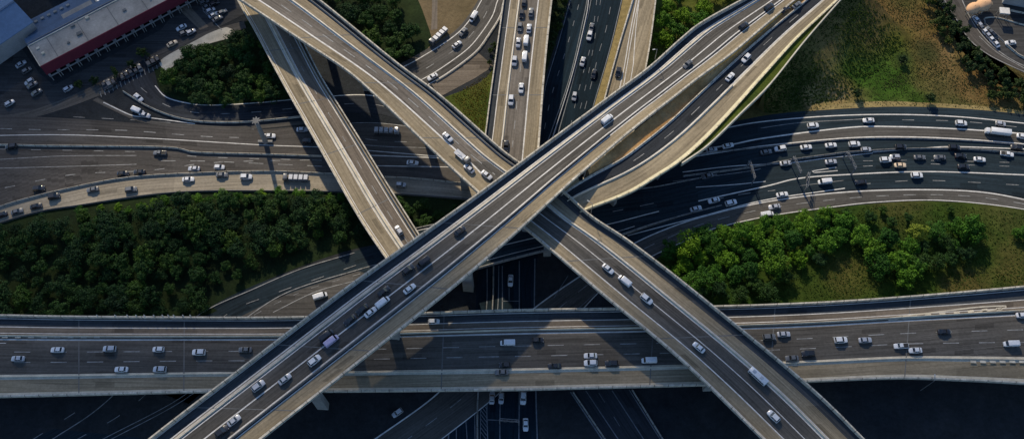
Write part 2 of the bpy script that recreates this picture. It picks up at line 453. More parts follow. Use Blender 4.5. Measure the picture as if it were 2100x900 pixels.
def W(px, py): q = P(px, py, 0); return q.x, q.y
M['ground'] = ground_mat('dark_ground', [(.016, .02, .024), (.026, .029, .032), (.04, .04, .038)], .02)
DG, BR, TN, GR = (.018, .035, .01), (.14, .085, .03), (.3, .2, .09), (.035, .078, .008)
sp = []
for (x, y, r, c, st) in [
    (1680, 120, 14, (.2, .15, .07), .8), (1655, 105, 6, TN, .7), (1670, 75, 6, TN, .6), (1650, 200, 12, DG, .8), (1740, 40, 18, DG, .75), (1600, 180, 15, DG, .8),
    (1722, 203, 17, (.36, .24, .11), 1), (1745, 165, 10, BR, .85), (1700, 218, 9, TN, .9), (1790, 20, 24, BR, .8), (1890, 30, 22, BR, .8), (1830, 90, 12, (.1,.1,.01), .7),
    (1805, 160, 30, (.03, .085, .008), .95), (1850, 190, 18, GR, .8), (1920, 100, 14, BR, .9), (1950, 110, 10, TN, .6), (1985, 160, 14, BR, .9), (2040, 190, 14, BR, .8), (1900, 150, 10, BR, .5),
    (1851, 122, 5, DG, 1), (1905, 110, 8, DG, .8), (2032, 197, 3, DG, .9), (1760, 193, 4, DG, .8), (1915, 200, 5, DG, .7), (1940, 60, 8, BR, .9), (1770, 90, 12, BR, .5)]:
    q = W(x, y); sp.append((q[0], q[1], r, c, st))
M['field'] = ground_mat('patchy_grass_field', [(.045, .06, .012), (.09, .08, .025), (.14, .10, .04)], .024, sp, .8)
M['dry'] = ground_mat('dry_brown_field', [(.1, .078, .04), (.14, .105, .058), (.17, .125, .07)], .03, (), .45)
M['grass'] = ground_mat('green_verge', [(.03, .05, .008), (.06, .08, .012), (.1, .1, .025)], .04, (), .7)
sp2 = [(W(x, y)[0], W(x, y)[1], r, c, st) for (x, y, r, c, st) in [
    (1740, 560, 12, (.085, .07, .02), .7), (2060, 560, 18, (.08, .06, .02), .7), (1790, 590, 12, (.05, .06, .012), .7), (2060, 435, 18, (.07, .07, .02), .7), (1850, 430, 14, (.075, .07, .02), .7), (1990, 590, 12, (.08, .065, .02), .8)]]
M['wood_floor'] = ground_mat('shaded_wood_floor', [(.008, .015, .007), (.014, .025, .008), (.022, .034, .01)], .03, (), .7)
M['park'] = ground_mat('park_grass', [(.012, .032, .005), (.024, .05, .006), (.045, .062, .010)], .03, sp2, .8)
M['sand'] = ground_mat('orange_earth_slope', [(.26, .15, .06), (.38, .22, .09), (.46, .32, .16)], .06, (), .5)
M['strip_tan'] = ground_mat('dry_grass_edge', [(.22, .17, .07), (.3, .23, .1)], .06, (), .6)

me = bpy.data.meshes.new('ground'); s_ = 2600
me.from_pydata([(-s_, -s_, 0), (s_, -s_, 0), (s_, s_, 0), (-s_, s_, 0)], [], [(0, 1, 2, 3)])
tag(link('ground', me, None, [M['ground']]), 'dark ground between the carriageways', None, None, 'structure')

patch('grass_field', [(1330, 310), (1480, 262), (1640, 240), (1760, 226), (1900, 224), (2180, 250), (2250, 200), (2090, 190), (1985, 120), (1900, -40), (1880, -120), (1600, -120), (1500, 60), (1400, 180)], .02, M['field'])
patch('dry_field', [(700, -60), (790, 0), (850, 70), (862, 110), (905, 86), (940, 58), (965, 28), (992, -10), (1010, -60), (850, -90)], .02, M['dry'])
patch('grass_verge', [(860, 215), (912, 200), (1012, 140), (1040, -30), (1060, -30), (1060, 330), (980, 330)], .024, M['grass'])
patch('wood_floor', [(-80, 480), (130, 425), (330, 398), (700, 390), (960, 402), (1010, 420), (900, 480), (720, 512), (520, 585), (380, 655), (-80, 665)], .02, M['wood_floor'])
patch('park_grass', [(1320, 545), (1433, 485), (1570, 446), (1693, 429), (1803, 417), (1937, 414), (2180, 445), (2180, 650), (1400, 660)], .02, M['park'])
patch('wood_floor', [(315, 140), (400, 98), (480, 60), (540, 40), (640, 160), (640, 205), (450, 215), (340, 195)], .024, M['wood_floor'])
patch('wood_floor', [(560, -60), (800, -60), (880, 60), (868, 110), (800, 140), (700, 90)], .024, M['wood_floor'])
patch('grass_verge', [(1355, -60), (1600, -60), (1480, 60), (1300, 240), (1320, 120)], .02, M['grass'])
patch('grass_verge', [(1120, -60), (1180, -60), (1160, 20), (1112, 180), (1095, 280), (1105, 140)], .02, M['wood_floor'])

# ------------------------------------------------------------------ ground roads
def groad(key, L, R, mat, z=.05, edge=True, kerb=True, z_list=None, mats=None, strips=None):
    rd = Road(key, L, R, z); ROADS[key] = rd
    mb = MB()
    if strips:
        ms = []
        for st in strips:
            t0, t1, mk = st[:3]; a, b = (st[3], st[4]) if len(st) > 3 else (0, 1)
            if M[mk] not in ms: ms.append(M[mk])
            rd.strip(mb, t0, t1, ms.index(M[mk]), 0, a, b)
        o = mb.build('road', ms)
    else:
        rd.strip(mb, 0, 1, 0, 0); o = mb.build('road', [mat])
    tag(o, None, None, None, 'structure')
    return rd, o
def lines_on(road_obj, items, z, faded=False):
    for it in items:
        pts, w, dash = it[:3]; mb = MB()
        stripe(mb, fine(spline(pxs(pts, z), 2.0), .8), w, 0, dash, 0)
        mb.build('lane_line', M['white_f' if faded else 'white_w' if (dash or len(it) > 3) else 'white'], road_obj)
def barrier(pts, label, z=.05, mk='conc', h=1.0, name='crash_barrier'):
    mb = MB(); ln = spline(pxs(pts, z), 3.0)
    o0 = ln[len(ln)//2].copy(); o0.z = 0
    sweep(mb, ln, [(o, q*h) for o, q in JERSEY])
    mb.v = [(v[0]-o0.x, v[1]-o0.y, v[2]) for v in mb.v]
    o = mb.build(name, [M[{'light': 'par', 'conc': 'parc'}.get(mk, mk)]]); o.location = o0; tag(o, label, 'barrier'); return o

# main east-west motorway on the ground
groad('dry_verge', [(1640, 231), (1703, 216), (1800, 208), (1900, 211), (2000, 217), (2100, 228), (2220, 246)], [(1640, 231.5), (1703, 225), (1837, 219), (1970, 223), (2100, 235), (2220, 255)], M['strip_tan'], .045)[1].name = 'dry_verge'
MT = [(-120, 232), (0, 236), (200, 247), (400, 262), (530, 266), (640, 258), (800, 255), (960, 272), (1200, 300), (1400, 272), (1570, 237), (1703, 225), (1837, 219), (1970, 223), (2100, 235), (2220, 255)]
MBm = [(-120, 470), (0, 424), (67, 404), (133, 388), (233, 368), (333, 358), (530, 351), (680, 356), (783, 362), (853, 366), (957, 376), (1130, 430), (1293, 500), (1373, 465), (1453, 438), (1570, 411), (1720, 391), (1870, 385), (2003, 389), (2100, 406), (2220, 440)]
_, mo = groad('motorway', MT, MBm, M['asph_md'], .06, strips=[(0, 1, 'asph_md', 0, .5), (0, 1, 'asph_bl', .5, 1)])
D1 = (5, 7)
lines_on(mo, [
    ([(-100, 282), (0, 278), (143, 277), (310, 284), (530, 297), (660, 302), (720, 306), (960, 326)], .32, None),
    ([(0, 264), (80, 266), (220, 267), (280, 269), (420, 280), (520, 283)], .3, D1),
    ([(150, 240), (300, 248), (420, 258), (530, 266)], .22, D1),
    ([(0, 306), (300, 312), (420, 322), (660, 329)], .25, (4, 9), 1),
    ([(0, 327), (130, 320), (280, 319)], .25, None, 1), ([(0, 345), (150, 341), (280, 337)], .25, None, 1),
    ([(10, 385), (150, 358), (300, 350), (420, 335), (530, 330), (660, 328)], .3, (4, 8)),
    ([(330, 330), (430, 331), (660, 341)], .28, (6, 6)),
    ([(700, 290), (780, 300), (960, 305)], .3, None, 1), ([(770, 340), (1010, 344)], .35, None), ([(740, 318), (960, 326)], .4, None),
    ([(640, 258), (760, 252), (860, 262)], .3, None, 1), ([(690, 278), (800, 290), (930, 292)], .25, D1, 1),
    # right half
    ([(1420, 283), (1493, 262), (1570, 249), (1703, 238), (1837, 235), (1970, 240), (2110, 254)], .5, None),
    ([(1560, 263), (1640, 252), (1740, 246), (1790, 243)], .25, None, 1), ([(1850, 246), (1970, 249), (2100, 262)], .25, (5, 9)),
    ([(1400, 312), (1493, 298), (1570, 283), (1737, 262), (1837, 260), (1970, 265), (2110, 275)], .6, None),
    ([(1400, 325), (1493, 310), (1570, 299), (1737, 283), (1870, 281), (2000, 287), (2110, 296)], .5, None),
    ([(1400, 353), (1500, 341), (1620, 334), (1700, 324), (1790, 314)], .35, None), ([(1790, 312), (1895, 304), (1960, 301), (2110, 306)], .45, None),
    ([(1380, 372), (1530, 352), (1560, 346)], .25, None, 1), ([(1380, 387), (1500, 379), (1570, 372)], .3, None),
    ([(1280, 448), (1420, 415), (1570, 382), (1637, 366), (1737, 358), (1903, 352), (2110, 359)], .5, None),
    ([(1770, 330), (1900, 329), (2100, 334)], .25, (4, 10)), ([(1770, 341), (1880, 336), (2100, 342)], .25, (4, 10), 1),
    ([(1287, 483), (1440, 443), (1570, 410), (1733, 386)], .4, None), ([(1340, 440), (1500, 402), (1590, 390)], .25, D1),
    ([(1640, 381), (1730, 370)], .2, None, 1),
    ([(1760, 378), (1900, 370), (2100, 380)], .25, (5, 10), 1),
    ([(1665, 351), (1715, 343)], .3, None), ([(1670, 354), (1718, 350)], .3, None), ([(1665, 351), (1670, 354)], .3, None),
], .075)
barrier([(-100, 300), (0, 298), (100, 300), (340, 303), (400, 313), (530, 317), (660, 321)], 'long low barrier splitting the left motorway carriageways', mk='light')
barrier([(1400, 362), (1530, 345), (1620, 329), (1700, 318), (1752, 312), (1870, 306), (1990, 307), (2110, 316)], 'concrete median barrier along the middle of the right motorway', mk='conc')
barrier([(1430, 316), (1570, 301.5), (1737, 286), (1870, 284.5), (2000, 290), (2110, 299)], 'pale barrier between the upper carriageways of the right motorway', mk='conc', h=.7)
groad('lane_band', [(1625, 273), (1737, 264), (1837, 262), (1970, 267), (2110, 277), (2200, 290)], [(1625, 292), (1737, 281), (1870, 279.3), (2000, 285), (2110, 294), (2200, 305)], M['asph'], .068)
# tan frontage road on the left
JT = [(-120, 472), (0, 426), (67, 406), (133, 390), (233, 370), (333, 360), (530, 353), (680, 358), (783, 364), (853, 368), (957, 378), (1050, 405)]
JB = [(-120, 500), (0, 457), (83, 433), (167, 420), (300, 400), (403, 392), (530, 391), (703, 393), (807, 397), (897, 403), (967, 409), (1040, 440)]
_, jo = groad('frontage', JT, JB, M['tan_dk'], .085, strips=[(0, 1, 'tan_p')])
lines_on(jo, [([(x, y-1) for x, y in JB], .3, None, 1)], .1)
barrier([(x, y-1) for x, y in JT[:-1]], 'pale kerb barrier beside the tan curved road', mk='light', h=.9)
barrier([(x, y+1) for x, y in JB[:-1]], 'low parapet between tan curved road and the wood', mk='conc_dk', h=.8)
# right frontage road, curving back under the low overpass to the bottom
J2T = [(2220, 436), (2100, 408), (2003, 392), (1870, 388), (1720, 394), (1570, 413), (1453, 440), (1373, 466), (1293, 502), (1190, 565), (1090, 635), (960, 745), (880, 820), (760, 905), (700, 950)]
J2B = [(2220, 460), (2100, 430), (1937, 412), (1803, 415), (1693, 427), (1570, 445), (1473, 467), (1433, 483), (1330, 530), (1240, 590), (1180, 650), (1090, 735), (1020, 810), (900, 905), (840, 950)]
_, j2 = groad('slip', J2T, J2B, M['asph'], .09)
lines_on(j2, [([(x, y+1) for x, y in J2T], .5, None), ([(x, y-1) for x, y in J2B], .35, None),
    ([((a[0]+b[0])/2, (a[1]+b[1])/2-1) for a, b in zip(J2T, J2B)], .25, (5, 6))], .105)
# ramp on lower left that climbs over the sunken road
_, ko = groad('ramp_left', [(-20, 935), (107, 880, 0), (200, 815, 0), (290, 730, 0), (400, 648, 0), (520, 586, .2), (727, 515, .2), (800, 492, 1.5), (860, 478, 5), (1000, 440, 7)],
      [(200, 960), (290, 897, 0), (390, 825, 0), (480, 745, 0), (560, 690, 0), (640, 650, .2), (790, 602, .2), (850, 588, 1.5), (900, 574, 5), (985, 549, 7)], M['asph_bl'], .05)
lines_on(ko, [([(107, 900), (200, 838), (300, 745), (405, 647), (520, 592), (620, 550), (727, 518)], .35, None, 1), ([(210, 900), (367, 817), (470, 735)], .25, None, 1), ([(224, 902), (376, 820), (478, 738)], .25, None, 1),
    ([(60, 905), (170, 835)], .25, (5, 8)), ([(150, 905), (280, 825), (450, 655), (560, 603), (640, 575), (740, 540)], .25, (5, 8)), ([(480, 668), (587, 600), (733, 553), (800, 535)], .35, None, 1), ([(560, 640), (647, 598), (737, 573)], .3, None, 1), ([(440, 690), (560, 625), (640, 590), (760, 555)], .2, (3, 5), 1)], .32)
patch('lane_band', [(470, 660), (587, 604), (690, 570), (745, 556), (760, 590), (700, 625), (640, 648), (560, 680)], .28, M['asph'])
# sunken north-south road
FL = [(1180, -60), (1168, 0), (1140, 100), (1115, 187), (1104, 277), (1060, 400), (985, 545), (975, 640), (950, 720), (925, 803), (917, 900), (914, 960)]
FR = [(1290, -60), (1277, 0), (1253, 100), (1217, 223), (1180, 330), (1125, 450), (1100, 545), (1098, 640), (1101, 803), (1105, 900), (1107, 960)]
_, fo = groad('avenue', FL, FR, M['asph_shade'], .04)
lines_on(fo, [
    ([(1187, 10), (1160, 105), (1130, 200), (1112, 290)], .25, (3, 6)),
    ([(1224, 0), (1212, 90), (1196, 150), (1176, 230), (1166, 285)], .25, (3, 6)), ([(1232, 0), (1218, 90), (1205, 160), (1188, 230), (1172, 285)], .2, (3, 6), 1),
    ([(1252, 15), (1243, 60), (1228, 110), (1212, 175), (1195, 240)], .25, (4, 6)),
    ([(1204, 0), (1196, 40), (1168, 160), (1120, 300)], .35, None), ([(1212, 0), (1203, 45), (1176, 160), (1140, 290)], .35, None),
    ([(1275, 0), (1251, 100), (1215, 223)], .35, None), ([(1170, 0), (1142, 100), (1117, 187), (1108, 277)], .3, None),
    ([(936, 905), (936, 803), (950, 730)], .3, None), ([(958, 905), (956, 803), (985, 640)], .3, None), ([(974, 905), (976, 803), (997, 640), (999, 550)], .35, None),
    ([(985, 905), (986, 803)], .25, None), ([(1000, 905), (1000, 803), (1020, 640), (1023, 545)], .35, None), ([(1025, 905), (1026, 803), (1030, 640), (1030, 545)], .4, None),
    ([(1064, 905), (1065, 803), (1065, 640), (1065, 535)], .4, None), ([(1102, 905), (1099, 803), (1096, 640), (1097, 530)], .5, None), ([(919, 905), (926, 803)], .5, None),
    ([(1000, 860), (1025, 861)], .3, None), ([(1044, 590), (1044, 616)], .25, None), ([(1030, 617), (1065, 617)], .25, None)]+
    [([(986, 822+i*9), (998, 838+i*9)], .25, None) for i in range(8)], .055, True)
barrier([(1210, -60), (1207, 0), (1200, 45), (1172, 160), (1128, 300)], 'slim median barrier between the dark north-south carriageways', mk='steel', z=.04)
barrier([(979, 905), (981, 803), (1000, 700), (1010, 640), (1012, 545)], 'narrow median barrier on the sunken road below the overpasses', mk='conc', z=.04)
# second sunken road, swinging right at the bottom
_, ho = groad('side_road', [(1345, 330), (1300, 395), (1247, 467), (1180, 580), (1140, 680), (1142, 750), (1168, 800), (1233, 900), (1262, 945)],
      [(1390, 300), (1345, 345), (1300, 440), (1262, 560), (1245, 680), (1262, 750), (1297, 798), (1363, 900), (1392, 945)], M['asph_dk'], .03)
lines_on(ho, [([(1170, 803), (1237, 903)], .5, None), ([(1201, 800), (1270, 903)], .35, None), ([(1228, 805), (1290, 903)], .2, (4, 6), 1), ([(1255, 800), (1322, 903)], .35, None), ([(1290, 798), (1356, 903)], .35, None),
    ([(1303, 397), (1247, 467)], .4, None), ([(1312, 397), (1255, 470)], .3, None), ([(1330, 370), (1268, 478)], .35, None), ([(1220, 602), (1183, 635)], .25, None), ([(1135, 612), (1165, 565)], .25, None)], .2, True)
barrier([(1175, 803), (1243, 903)], 'kerb barrier on the left of the bottom side road', mk='conc', z=.03)
barrier([(1296, 798), (1361, 903)], 'kerb barrier on the right of the bottom side road', mk='conc', z=.03)
# curving road, top centre
QT = [(1015, -60), (981, 0), (958, 36), (935, 62), (904, 84), (865, 107), (821, 131), (740, 165)]
QB = [(1060, -60), (1036, 0), (1029, 32), (1002, 76), (979, 107), (935, 142), (895, 168), (820, 210)]
_, qo = groad('curve', QT, QB, M['asph'], .05)
lines_on(qo, [([(a[0]*.87+b[0]*.13, a[1]*.87+b[1]*.13) for a, b in zip(QT, QB)], .4, None), ([(a[0]*.5+b[0]*.5, a[1]*.5+b[1]*.5) for a, b in zip(QT, QB)], .3, (4, 8)),
    ([(a[0]*.27+b[0]*.73, a[1]*.27+b[1]*.73) for a, b in zip(QT, QB)], .4, None), ([(a[0]*.05+b[0]*.95, a[1]*.05+b[1]*.95) for a, b in zip(QT, QB)], .35, None)], .065)
barrier([(x, y) for x, y in QB[:-1]], 'pale kerb around the outside of the top curving road', mk='light', h=.6)
patch('apron', [(1002, 76), (979, 107), (1003, 128), (1012, 136), (975, 160), (900, 200), (885, 172), (935, 142), (979, 107)][1:], .045, M['tan_dk'], False)
# footpath in the dry field
groad('path', [(886, -60), (886, 20), (884, 62)], [(898, -60), (897, 20), (897, 60)], M['tan_dk'], .04)
# loop road under the wood, top left
LT = [(300, 120), (305, 150), (318, 175), (340, 198), (380, 210), (430, 215), (530, 210), (640, 200), (760, 195), (860, 225)]
LB = [(235, 150), (253, 188), (300, 217), (350, 238), (400, 249), (465, 252), (530, 249), (640, 238), (760, 232), (850, 255)]
_, lo = groad('loop', LT, LB, M['asph_dk'], .075)
lines_on(lo, [([(x, y+1) for x, y in LT[2:]], .45, None), ([(a[0]*.5+b[0]*.5, a[1]*.5+b[1]*.5) for a, b in zip(LT, LB)], .25, (4, 9), 1)], .095)
barrier(LB[1:8], 'pale curving barrier around the loop road', mk='light', z=.075)
_, lo2 = groad('slip_loop', [(200, 200), (235, 218), (290, 243), (330, 250), (400, 256), (500, 259), (640, 246)], [(190, 206), (222, 222), (280, 248), (330, 257), (400, 262), (500, 266), (640, 254)], M['asph'], .09)
lines_on(lo2, [([(212, 210), (265, 235), (290, 240), (317, 243), (400, 254)], .4, None)], .11)
# service road and lots, top left
M['lot'] = road_mat('car_park_asphalt', (.05, .05, .05), .3)
patch('car_park', [(-80, 200), (-80, 60), (30, 80), (80, 150), (110, 175), (330, 62), (370, 10), (350, -60), (520, -60), (500, 30), (420, 70), (330, 125), (180, 190), (80, 228), (-80, 250)], .03, M['lot'], False)
_, so = groad('service_road', [(-80, 246), (0, 238), (80, 222), (180, 182), (250, 145), (330, 104), (420, 66), (500, 44)], [(-80, 262), (0, 252), (90, 236), (200, 198), (260, 170), (345, 128), (425, 85), (505, 58)], M['asph'], .05)
patch('path', [(325, 128), (345, 113), (400, 84), (430, 68), (465, 56), (478, 62), (484, 76), (450, 84), (400, 100), (372, 122), (340, 145)], .07, M['light'], True, 3)
groad('path', [(340, -40), (352, 5), (372, 25), (410, 62)], [(365, -40), (378, 0), (395, 20), (428, 55)], M['tan_dk'], .06)
lines_on(so, [([(x, y), (x+3, y+11)], .25, None, 1) for x, y in [(205+i*8.2, 188-i*4.1) for i in range(15)]]+[([(416, 22), (455, 62)], .3, None, 1)], .1)
# ring road and lot, top right
TL_ = [(1910, -60), (1937, 0), (1962, 41), (1989, 82), (2030, 114), (2100, 147), (2180, 175)]
TR_ = [(1950, -60), (1973, 0), (1991, 39), (2016, 75), (2051, 107), (2100, 135), (2180, 160)]
patch('car_park', [(1930, -90), (2220, -90), (2220, 180), (2100, 150), (2030, 116), (1988, 84), (1950, 30)], .03, M['lot'], False)
patch('road', [(1880, -60), (1945, -60), (1965, 0), (1985, 60), (1975, 66), (1930, 15), (1910, -20)], .03, M['shoulder'], False)
_, to = groad('ring_road', TL_, TR_, M['asph_md'], .05)
lines_on(to, [(TL_, .35, None, 1), (TR_, .4, None, 1), ([(2008, 75), (2045, 108), (2100, 140)], .3, None, 1)], .07)
barrier([(2062, 92), (2075, 103), (2100, 120), (2180, 145)], 'pale kerb wall beside the top right car park', mk='light', z=.05)
# ------------------------------------------------------------------ overpasses
# low east-west deck
NT = [(-120, 647), (0, 648), (170, 651), (530, 653), (740, 648), (1040, 638), (1280, 634), (1460, 630), (1570, 627), (1703, 621), (1837, 612), (1970, 601), (2100, 589), (2220, 577)]
NB = [(-120, 816), (0, 814), (210, 809), (430, 804), (690, 803), (1040, 800), (1170, 797), (1440, 790), (1650, 783), (1837, 776), (1970, 780), (2100, 787), (2220, 797)]
low, _ = deck('overpass', 'low east-west overpass crossing the whole bottom of the picture', 'low', NT, NB, 12.0,
    [(0, .13, 'shoulder'), (.13, .21, 'tan_dk'), (.21, .31, 'tan_dk'), (.31, .73, 'asph'), (.73, .79, 'light'), (.79, .95, 'tan'), (.95, 1, 'light')],
    [(.03, .3, None), (.135, .3, None), (.215, .3, None), (.295, .5, None), (.45, .3, (6, 7)), (.58, .32, (6, 7)), (.34, .2, None, 0.0, .06)],
    [(0.004, .5, 2.0, 'light'), (.994, .6, 1.2, 'light')], [(.25, 'light'), (.76, 'light', 0, 1, .6)],
    [.06, .17, .27, .37, .45, .56, .68, .79, .9], joints=[.12, .215, .33, .44, .62, .73, .85])
def deck_paint(root, items, z):
    for pts, w, dash in items:
        mb = MB(); stripe(mb, fine(spline(pxs(pts, z), 2.0), .8), w, 0, dash, 0)
        o = mb.build('painted_gore', [M['light']], root); o.location = -root.location
zN = 12.085
deck_paint(low, [([(1822, 656), (1900, 650), (1980, 643), (2050, 633), (2068, 628), (2050, 627), (1990, 631), (1900, 642), (1822, 652)], .5, None)], zN)
deck_paint(low, [([(1840+i*29, 652-i*2.6), (1852+i*29, 650.5-i*2.6)], 1.1, None) for i in range(8)], zN)
deck_paint(low, [([(4+i*27, 690), (16+i*27, 690)], .9, None) for i in range(8)], 12.6)
deck_paint(low, [([(1990+i*20, 741), (2002+i*20, 741.5)], .9, None) for i in range(6)], 12.6)
# twin-lane north-south deck (top centre)
tn, _ = deck('overpass', 'straight north-south overpass busy with cars at top centre', 'north',
    [(1040, -60), (1033, 0), (1007, 187), (995, 280), (978, 400)], [(1139, -60), (1132, 0), (1118, 133), (1107, 277), (1098, 400)], 12.0,
    [(0, .13, 'shoulder'), (.13, .3, 'tan'), (.3, .72, 'asph_lt'), (.72, .97, 'tan'), (.97, 1, 'light')],
    [(.14, .3, None), (.315, .4, None), (.52, .28, (4, 5), .45, 1), (.72, .5, None)],
    [(0.004, .5, 1.3, 'light'), (.99, .8, 1.0, 'light')], [(.33, 'light', 0, .8, .5)], [.12, .32, .52, .74], joints=[.3, .6])
# tan ramp right of the sunken road
deck('overpass', 'narrow tan overpass with converging lines at top centre right', 'merge',
    [(1312, -60), (1297, 0), (1270, 90), (1240, 200), (1222, 270), (1195, 370)], [(1350, -60), (1345, 0), (1335, 80), (1323, 150), (1310, 220), (1290, 320)], 8.0,
    [(0, 1, 'tan')],
    [([(0, .1), (.3, .03), (1, .02)], .3, None), ([(0, .1), (.5, .35), (1, .4)], .35, None), ([(0, .15), (.5, .6), (1, .75)], .3, None), ([(0, .2), (.5, .42), (1, .6)], .3, None)],
    [(.01, .5, 1.0, 'light'), (.985, .6, 1.0, 'light')], [], [.2, .5, .8], depth=1.4)
patch('grass_verge', [(1283, -60), (1277, 0), (1253, 100), (1217, 223), (1200, 280), (1225, 280), (1245, 200), (1275, 90), (1302, 0), (1315, -60)], .06, M['strip_tan'])
# slim diagonal deck, upper left
deck('overpass', 'slim tan diagonal overpass emerging from beneath the wide diagonal one', 'slim',
    [(462, -50), (491, 10), (520, 60), (577, 167), (652, 300), (733, 443), (792, 532), (830, 590)], [(560, -50), (590, 20), (625, 92), (660, 160), (697, 220), (747, 300), (807, 398), (860, 482), (898, 540)], 12.0,
    [(0, .06, 'light'), (.06, .40, 'tan'), (.40, .52, 'light'), (.52, .86, 'tan_dk'), (.86, 1, 'tan')],
    [(.09, .3, None), (.40, .3, None), (.53, .35, None), (.66, .22, (4, 9)), (.84, .35, None)],
    [(0.01, .5, 1.1, 'light'), (.99, .5, 1.2, 'light')], [(.46, 'light', 0, 1, .7), (.91, 'conc', 0, 1, 1.3)], [.18, .36, .52, .7, .88], joints=[.27, .45, .61, .79])
# wide diagonal deck from upper left to lower right
CL = [(430, -40), (512, 14), (607, 77), (707, 143), (773, 200), (877, 300), (930, 350), (997, 410), (1078, 470), (1230, 600), (1390, 733), (1563, 900), (1620, 955)]
CR = [(560, -60), (650, 0), (810, 130), (903, 200), (1013, 297), (1050, 327), (1100, 360), (1157, 397), (1213, 447), (1293, 500), (1423, 600), (1650, 787), (1767, 900), (1820, 955)]
deck('overpass', 'wide diagonal overpass running from upper left down to lower right', 'wide', CL, CR, 22.6,
    [(0, [(0, .22), (.45, .36), (.55, .2), (1, .22)], 'tan'), ([(0, .22), (.45, .36), (.55, .2), (1, .22)], [(0, .62), (.45, .64), (1, .62)], 'asph_lt', 0, .45), ([(0, .22), (.45, .36), (.55, .2), (1, .22)], [(0, .62), (.45, .64), (1, .62)], 'asph', .45, 1), ([(0, .62), (.45, .64), (1, .62)], [(0, .67), (.45, .69), (1, .67)], 'light'), ([(0, .67), (.45, .69), (1, .67)], .86, 'tan'), (.86, 1, 'shoulder')],
    [(.035, .3, None), ([(0, .22), (.45, .36), (.55, .2), (1, .22)], .6, None, 0, .48), ([(0, .22), (.45, .36), (.55, .2), (1, .22)], .4, None, .52, 1), ([(0, .42), (.45, .50), (.55, .43), (1, .43)], .35, (6, 6), 0, .48), (.43, .3, None, .52, 1), ([(0, .62), (.45, .635), (1, .61)], .4, None), ([(0, .67), (.45, .69), (1, .67)], .35, None)],
    [(0.006, .6, 1.2, 'light'), (.994, .5, 2.2, 'light')], [([(0, .645), (.45, .665), (1, .64)], 'light', 0, 1, .7), (.9, 'conc', 0, .5, .9)],
    [.12, .225, .34, .45, .6, .73, .86], joints=[.17, .29, .4, .66, .8])
# highest diagonal deck
AL = [(255, 950, 33), (312, 900, 33), (520, 740, 33), (703, 600, 32.5), (843, 500, 32), (983, 400, 30.5), (1118, 300, 27), (1253, 200, 23), (1330, 143, 20), (1397, 83, 17.5), (1440, 50, 16), (1530, 0, 14), (1620, -50, 13)]
AR = [(480, 950, 33), (537, 900, 33), (730, 748, 33), (917, 600, 32.5), (1043, 492, 32), (1140, 403, 29), (1185, 362, 26.8), (1274, 286, 23.5), (1342, 231, 20.8), (1379, 203, 19.6), (1430, 163, 18), (1500, 112, 15.7), (1565, 57, 14), (1632, 0, 13), (1690, -50, 13)]
wide_x = [(0, .99), (.52, .99), (.62, .96), (1, .93)]
high, _ = deck('overpass', 'highest long diagonal overpass from lower left up to upper right', 'high', AL, AR, 32.0,
    [(0, .17, 'shoulder'), (.17, .19, 'tan_dk'), (.19, .222, 'light'), (.222, .27, 'tan_dk'), (.27, .69, 'asph'), (.69, .755, 'asph_dk'), (.755, 1, 'tan')],
    [(.025, .3, None), (.17, .45, None), (.21, .25, None), (.27, .4, None), ([(0, .47), (1, .52)], .45, None), (.69, .5, None), (.76, .35, None), (.97, .4, None, 0, .55)],
    [(0.005, .5, 2.4, 'light'), (.993, .7, 1.2, 'light')], [(.235, 'light', 0, 1, .5), (.722, 'conc_dk', 0, .6, 1.0)],
    [.13, .24, .35, .455, .58, .7], depth=2.3, pier_w=3.2, joints=[.09, .19, .3, .41])
# ramp joining the wide and the highest decks
BL = [(1150, 402, 22.4), (1172, 385, 22.5), (1217, 358, 22.8), (1274, 327, 22.7), (1320, 293, 21.4), (1373, 250, 19.2), (1423, 203, 17), (1500, 131, 14.4), (1571, 69, 13), (1655, 0, 13), (1700, -40, 13)]
BR_ = [(1190, 436, 22.4), (1212, 427, 22.5), (1290, 397, 22.8), (1347, 363, 22.7), (1395, 332, 21.4), (1443, 290, 19.2), (1500, 231, 17), (1570, 152, 14.4), (1640, 75, 13), (1720, 0, 13), (1765, -45, 13)]
deck('overpass', 'curved ramp with cream kerb joining the two crossing diagonal overpasses', 'ramp', BL, BR_, 22,
    [(0, [(0, .3), (.2, .42), (.6, .48), (1, .5)], 'asph_dk'), ([(0, .3), (.2, .42), (.6, .48), (1, .5)], [(0, .36), (.2, .48), (.6, .56), (1, .58)], 'light'), ([(0, .36), (.2, .48), (.6, .56), (1, .58)], .9, 'tan'), (.9, 1, 'cream')],
    [(.04, .35, None), ([(0, .2), (.3, .26), (.6, .28), (1, .3)], .25, (5, 12), .2, 1), ([(0, .3), (.2, .42), (.6, .48), (1, .5)], .4, None)],
    [(0.01, .4, .9, 'light'), (.99, .5, 1.0, 'cream')], [([(0, .33), (.2, .45), (.6, .52), (1, .54)], 'light', 0, .55, .6)], [.13, .27, .4, .52], depth=1.9)
